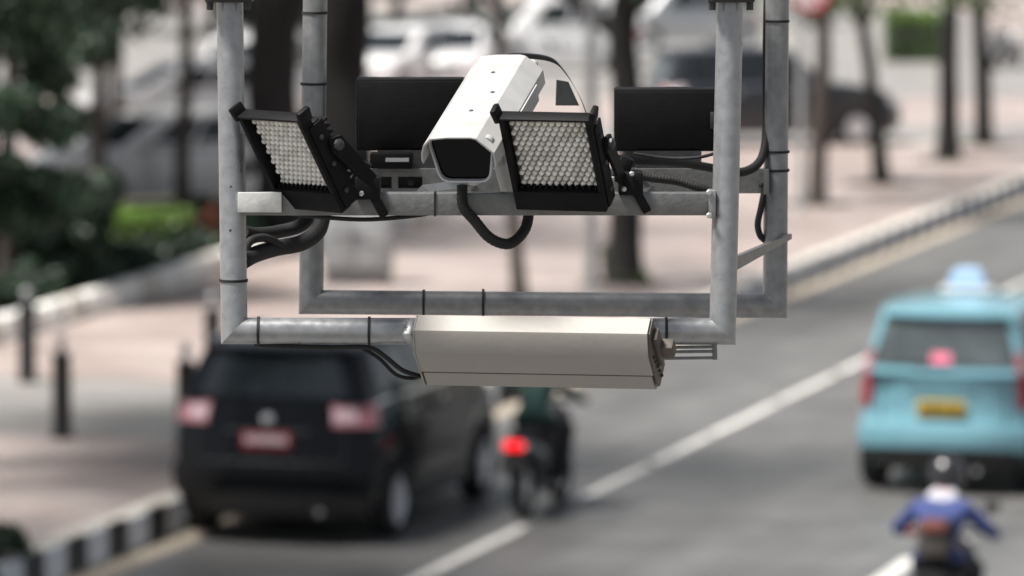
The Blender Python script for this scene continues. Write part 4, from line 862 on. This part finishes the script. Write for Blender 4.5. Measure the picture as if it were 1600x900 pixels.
# grey cabinet on the pavement
cp_ = gp(557, 446); t = thing('utility_cabinet', 'grey steel utility cabinet on the pavement in front of the massive trunk', 'cabinet', cp_, R(-4)); t.scale = (1.0, 1.0, 1.10)
b = MB(); b.box((0, .2, .09), (.86, .42, .18), bev=.01); b.build('plinth', M['cabinet_d'], t)
b = MB(); b.box((0, .2, .60), (.90, .46, .84), bev=.015); cs = b.build('case', M['cabinet'], t)
for sx in (-1, 1):
    b = MB(); b.box((sx * .21, -.035, .60), (.405, .02, .76), bev=.006); d_ = b.build('door', M['cabinet'], t)
    b = MB(); b.box((sx * .045, -.05, .60), (.02, .02, .10), bev=.004); b.build('handle', M['dark_steel'], d_)
b = MB(); b.box((0, .2, 1.035), (.96, .52, .03), bev=.008); b.build('lid', M['cabinet'], t)
for (x, z, w, h) in ((-.24, .80, .16, .07), (-.1, .58, .5, .04), (0.05, .5, .42, .035), (.2, .78, .12, .05)):
    b = MB(); b.box((x, -.0475, z), (w, .004, h)); b.build('notice', M['pole_grey'] if z > .7 else M['cabinet_d'], t)

# ================================================================== scooters and riders
def scooter(label, loc, rotz, lit=False, group=None, name='scooter', front_pale=False):
    t = thing(name, label, 'scooter', loc, rotz, group); r = .27
    for yw in (-.62, .62):
        b = MB(); b.lathe([(r * .72, -.05), (r * .93, -.055), (r, -.02), (r, .02), (r * .93, .055), (r * .72, .05), (r * .72, -.05)], (0, 0, 0), (1, 0, 0), 24, caps=False); wo = b.build('wheel', M['rubber'], t); wo.location = (0, yw, r)
        b = MB(); b.lathe([(r * .73, -.03), (r * .73, .03), (r * .6, .02), (.05, .03), (.05, -.03), (r * .6, -.02), (r * .73, -.03)], (0, 0, 0), (1, 0, 0), 20, caps=False)
        b.build('rim', M['alloy'], wo)
    def sec(y, w, z0, z1): return [Vector((w * math.cos(a) * (1 if math.sin(a) > -.3 else .8), y, (z0 + z1) / 2 + (z1 - z0) / 2 * math.sin(a))) for a in [2 * math.pi * k / 16 for k in range(16)]]
    b = MB(); b.loft([sec(-.95, .05, .68, .76), sec(-.88, .09, .60, .78), sec(-.70, .13, .50, .76), sec(-.45, .16, .36, .73), sec(-.15, .15, .28, .70), sec(.05, .13, .24, .5), sec(.25, .14, .22, .34)]); b.build('rear_body', M['bike_dark'], t)
    b = MB(); b.loft([sec(-.82, .10, .74, .82), sec(-.6, .13, .72, .82), sec(-.3, .14, .69, .79), sec(-.05, .11, .66, .76), sec(.02, .08, .66, .72)]); b.build('seat', M['seat'], t)
    b = MB(); b.loft([sec(.28, .16, .26, .5), sec(.36, .20, .32, .80), sec(.46, .17, .45, .95), sec(.55, .10, .6, .92), sec(.60, .05, .68, .84)]); b.build('leg_shield', M['car_white'] if front_pale else M['bike_dark'], t)
    b = MB(); b.box((0, .57, .86), (.20, .07, .11), bev=.03); b.build('headlight', M['lamp_clear'], t)
    b = MB(); b.box((0, .15, .25), (.28, .34, .06), bev=.02); b.build('footboard', M['car_trim'], t)
    b = MB(); b.tube(smooth_path([(-.36, .26, .98), (-.2, .36, 1.0), (0, .42, .97), (.2, .36, 1.0), (.36, .26, .98)], 20), .014, 8); hb_ = b.build('handlebar', M['car_trim'], t)
    for s in (-1, 1):
        b = MB(); b.tube([(s * .37, .25, .98), (s * .27, .31, .99)], .02, 10); b.build('grip', M['rubber'], hb_)
        b = MB(); b.tube([(s * .2, .36, 1.0), (s * .27, .37, 1.16)], .006, 6); b.box((s * .29, .36, 1.19), (.12, .03, .08), bev=.02); b.build('mirror', M['car_trim'], t)
        b = MB(); b.tube([(s * .06, .62, .27), (s * .06, .50, .62)], .022, 8); b.build('fork_leg', M['car_trim'], t)
        b = MB(); b.tube([(s * .10, -.62, .27), (s * .12, -.66, .62)], .022, 8); b.build('shock_absorber', M['car_trim'], t)
        b = MB(); b.box((s * .10, -.90, .69), (.05, .04, .04), bev=.012); b.build('turn_signal', M['lamp_clear'], t)
    b = MB(); b.loft([[Vector((x, .62 + math.sin(a) * (r + .03 + dz), .27 + math.cos(a) * (r + .03 + dz))) for x, dz in ((-.07, 0), (.07, 0), (.06, .02), (-.06, .02))] for a in [-1.0 + k * .25 for k in range(9)]]); b.build('front_mudguard', M['bike_dark'], t)
    b = MB(); b.box((0, -.955, .70), (.19, .05, .085), bev=.02); b.build('tail_light', M['brake'] if lit else M['lamp_red'], t)
    b = MB(); b.prism([(-.09, 0), (.09, 0), (.08, -.26), (-.08, -.26)], (0, -.93, .66), (1, 0, 0), (0, -.2, 1), (0, 1, 0), .012); b.build('rear_mudguard', M['car_trim'], t)
    b = MB(); b.box((0, -.955, .53), (.24, .012, .10), rot=Matrix.Rotation(R(-12), 3, 'X'), bev=.004); b.build('number_plate', M['plate_dark'], t)
    b = MB(); b.tube([(.15, -.15, .24), (.17, -.45, .27), (.18, -.85, .36)], [.03, .055, .05], 12); b.build('exhaust_pipe', M['car_trim'], t)
    return t
def skin_mesh(name, V, E, Rr, mats, pick, root=0, sub=2):
    me = bpy.data.meshes.new(name); me.from_pydata(V, E, []); ob = bpy.data.objects.new(name, me); COL.objects.link(ob)
    sm_ = ob.modifiers.new('skin', 'SKIN'); sm_.use_smooth_shade = True
    for i, sv in enumerate(me.skin_vertices[0].data): sv.radius = (Rr[i], Rr[i]) if not hasattr(Rr[i], '__len__') else Rr[i]; sv.use_root = (i == root)
    ss_ = ob.modifiers.new('sub', 'SUBSURF'); ss_.levels = ss_.render_levels = sub
    dg = bpy.context.evaluated_depsgraph_get(); out = bpy.data.meshes.new_from_object(ob.evaluated_get(dg)); bpy.data.objects.remove(ob); bpy.data.meshes.remove(me)
    out.name = name; out.materials.clear()
    for m in mats: out.materials.append(m)
    for p in out.polygons: p.material_index = pick(p.center); p.use_smooth = True
    return out
def rider(label, loc, rotz, jacket, helmet, glove, bag=None, hood=None, zs=1.0, pose=0.0):
    t = thing('person', label, 'person', loc, rotz)
    V = [(0, -.30, .83), (0, -.27, .95), (0, -.20, 1.09), (0, -.11, 1.22), (0, -.04, 1.30), (0, .0, 1.36), (0, .04, 1.44)]
    Rr = [(.17, .14), (.155, .12), (.17, .125), (.16, .115), (.075, .075), (.06, .06), (.085, .095)]
    E = [(i, i + 1) for i in range(6)]
    def chain(root, pts, rs):
        prev = root
        for p, r_ in zip(pts, rs): V.append(p); Rr.append((r_, r_)); E.append((prev, len(V) - 1)); prev = len(V) - 1
        return prev
    hands = []
    for s in (-1, 1):
        w = chain(3, [(s * .19, -.11, 1.22), (s * (.31 + pose), -.05, 1.06), (s * (.35 + pose * .6), .08, 1.02), (s * .345, .215, 1.0)], [.075, .056, .046, .034]); hands.append(s)
        chain(0, [(s * .13, -.22, .82), (s * .21, .16, .76), (s * .18, .10, .48), (s * .17, .06, .34), (s * .18, .20, .305)], [.10, .078, .062, .048, .042])
    def pick(c):
        if c.z < .36: return 3
        if c.y > .185 and c.z > .93: return 2
        if c.z > 1.34: return 2
        if c.z < .86 or (c.z < .92 and c.y > -.1): return 1
        return 0
    me = skin_mesh('body', V, E, Rr, [M[jacket], M['cloth_dark'], M[glove], M['rubber']], pick); bo = link('body', me, t)
    for s in (-1, 1):                                       # hands closed round the grips
        HV = [(s * .345, .20, 1.008), (s * .335, .245, 1.012)]; HR = [(.03, .022), (.04, .02)]; HE = [(0, 1)]
        for k in range(4):
            x = s * (.365 - .022 * k); ln = (.8, 1.0, 1.05, .95)[k]; pr = 1
            for q in ((x, .275, 1.018), (x - s * .004, .275 + .035 * ln, 1.003), (x - s * .006, .30, .968), (x - s * .006, .272, .958)):
                HV.append(q); HR.append((.0095, .0095)); HE.append((pr, len(HV) - 1)); pr = len(HV) - 1
        pr = 0
        for q in ((s * .305, .235, .992), (s * .292, .265, .972), (s * .295, .29, .962)): HV.append(q); HR.append((.0105, .0105)); HE.append((pr, len(HV) - 1)); pr = len(HV) - 1
        link('hand', skin_mesh('hand', HV, HE, HR, [M[glove]], lambda c: 0, 0, 1), t)
    # helmet with visor, face in it
    hc = Vector((0, .05, 1.46)); b = MB(); pr = [(max(.004, .142 * math.sin(a)) * (1.0 if a < 1.9 else .95), .155 * math.cos(a)) for a in [math.pi - .75 - k * (math.pi - .75) / 14 for k in range(15)]]
    b.lathe(pr, hc, (0, 0.05, 1), 24); he = b.build('helmet', M[helmet], t, 60)
    b = MB(); b.slab(lambda a, c: ((lambda az, el: (hc + Vector((math.sin(az) * math.cos(el), math.cos(az) * math.cos(el), math.sin(el))) * .145, Vector((math.sin(az) * math.cos(el), math.cos(az) * math.cos(el), math.sin(el)))))(lerp(-1.1, 1.1, a), lerp(-.55, .35, c))), 12, 6, .006, .004); b.build('visor', M['car_glass'], he)
    if hood:
        b = MB(); b.loft([[Vector((.115 * k * math.cos(a), -.085 + .075 * k * math.sin(a), z - .118 + .03 * math.sin(a))) for a in [2 * math.pi * i / 16 for i in range(16)]] for k, z in ((1.05, 1.385), (1.12, 1.42), (.95, 1.455), (.7, 1.475), (.5, 1.47))]); b.build('hood', M[hood], t, 60)
    if bag:
        b = MB(); b.box((0.0, -.37, 1.03), (.26, .15, .32), rot=Matrix.Rotation(R(-22), 3, 'X'), bev=.05); bg_ = b.build('backpack', M['bag'], t)
        b = MB(); b.box((0.0, -.41, 1.13), (.20, .10, .11), rot=Matrix.Rotation(R(-18), 3, 'X'), bev=.035); b.build('backpack_flap', M[bag], bg_)
    return t
def bike_at(px, py, off=0.62):
    p = on(px, py); q = p + RD * off; return (q.x, q.y, 0)
l1 = bike_at(818, 808)
scooter('dark scooter with lit red tail lamp beside the parked black car', l1, -RA, True)
rider('person in dark green jacket riding the scooter with the lit tail lamp', l1, -RA, 'jacket_green', 'helmet', 'skin')
p2 = at(1462, 1010, 38.6); p2 = on(1452, 1062); l2 = (p2.x + RD.x * .55, p2.y + RD.y * .55, 0)
scooter('dark scooter at the bottom right, below the blue taxi', l2, -RA)
rider('person in blue jacket and white hood riding at the bottom right', l2, -RA, 'jacket_blue', 'helmet', 'glove_red', 'bag_red', 'collar', pose=.04)
scooter('parked scooter with pale front far right, left of the pair', gp(1546, 108), R(165), group='scooters parked at the far right', front_pale=True)
scooter('parked scooter with pale front far right, right of the pair', gp(1580, 104), R(190), group='scooters parked at the far right', front_pale=True)
bpy.context.view_layer.update()
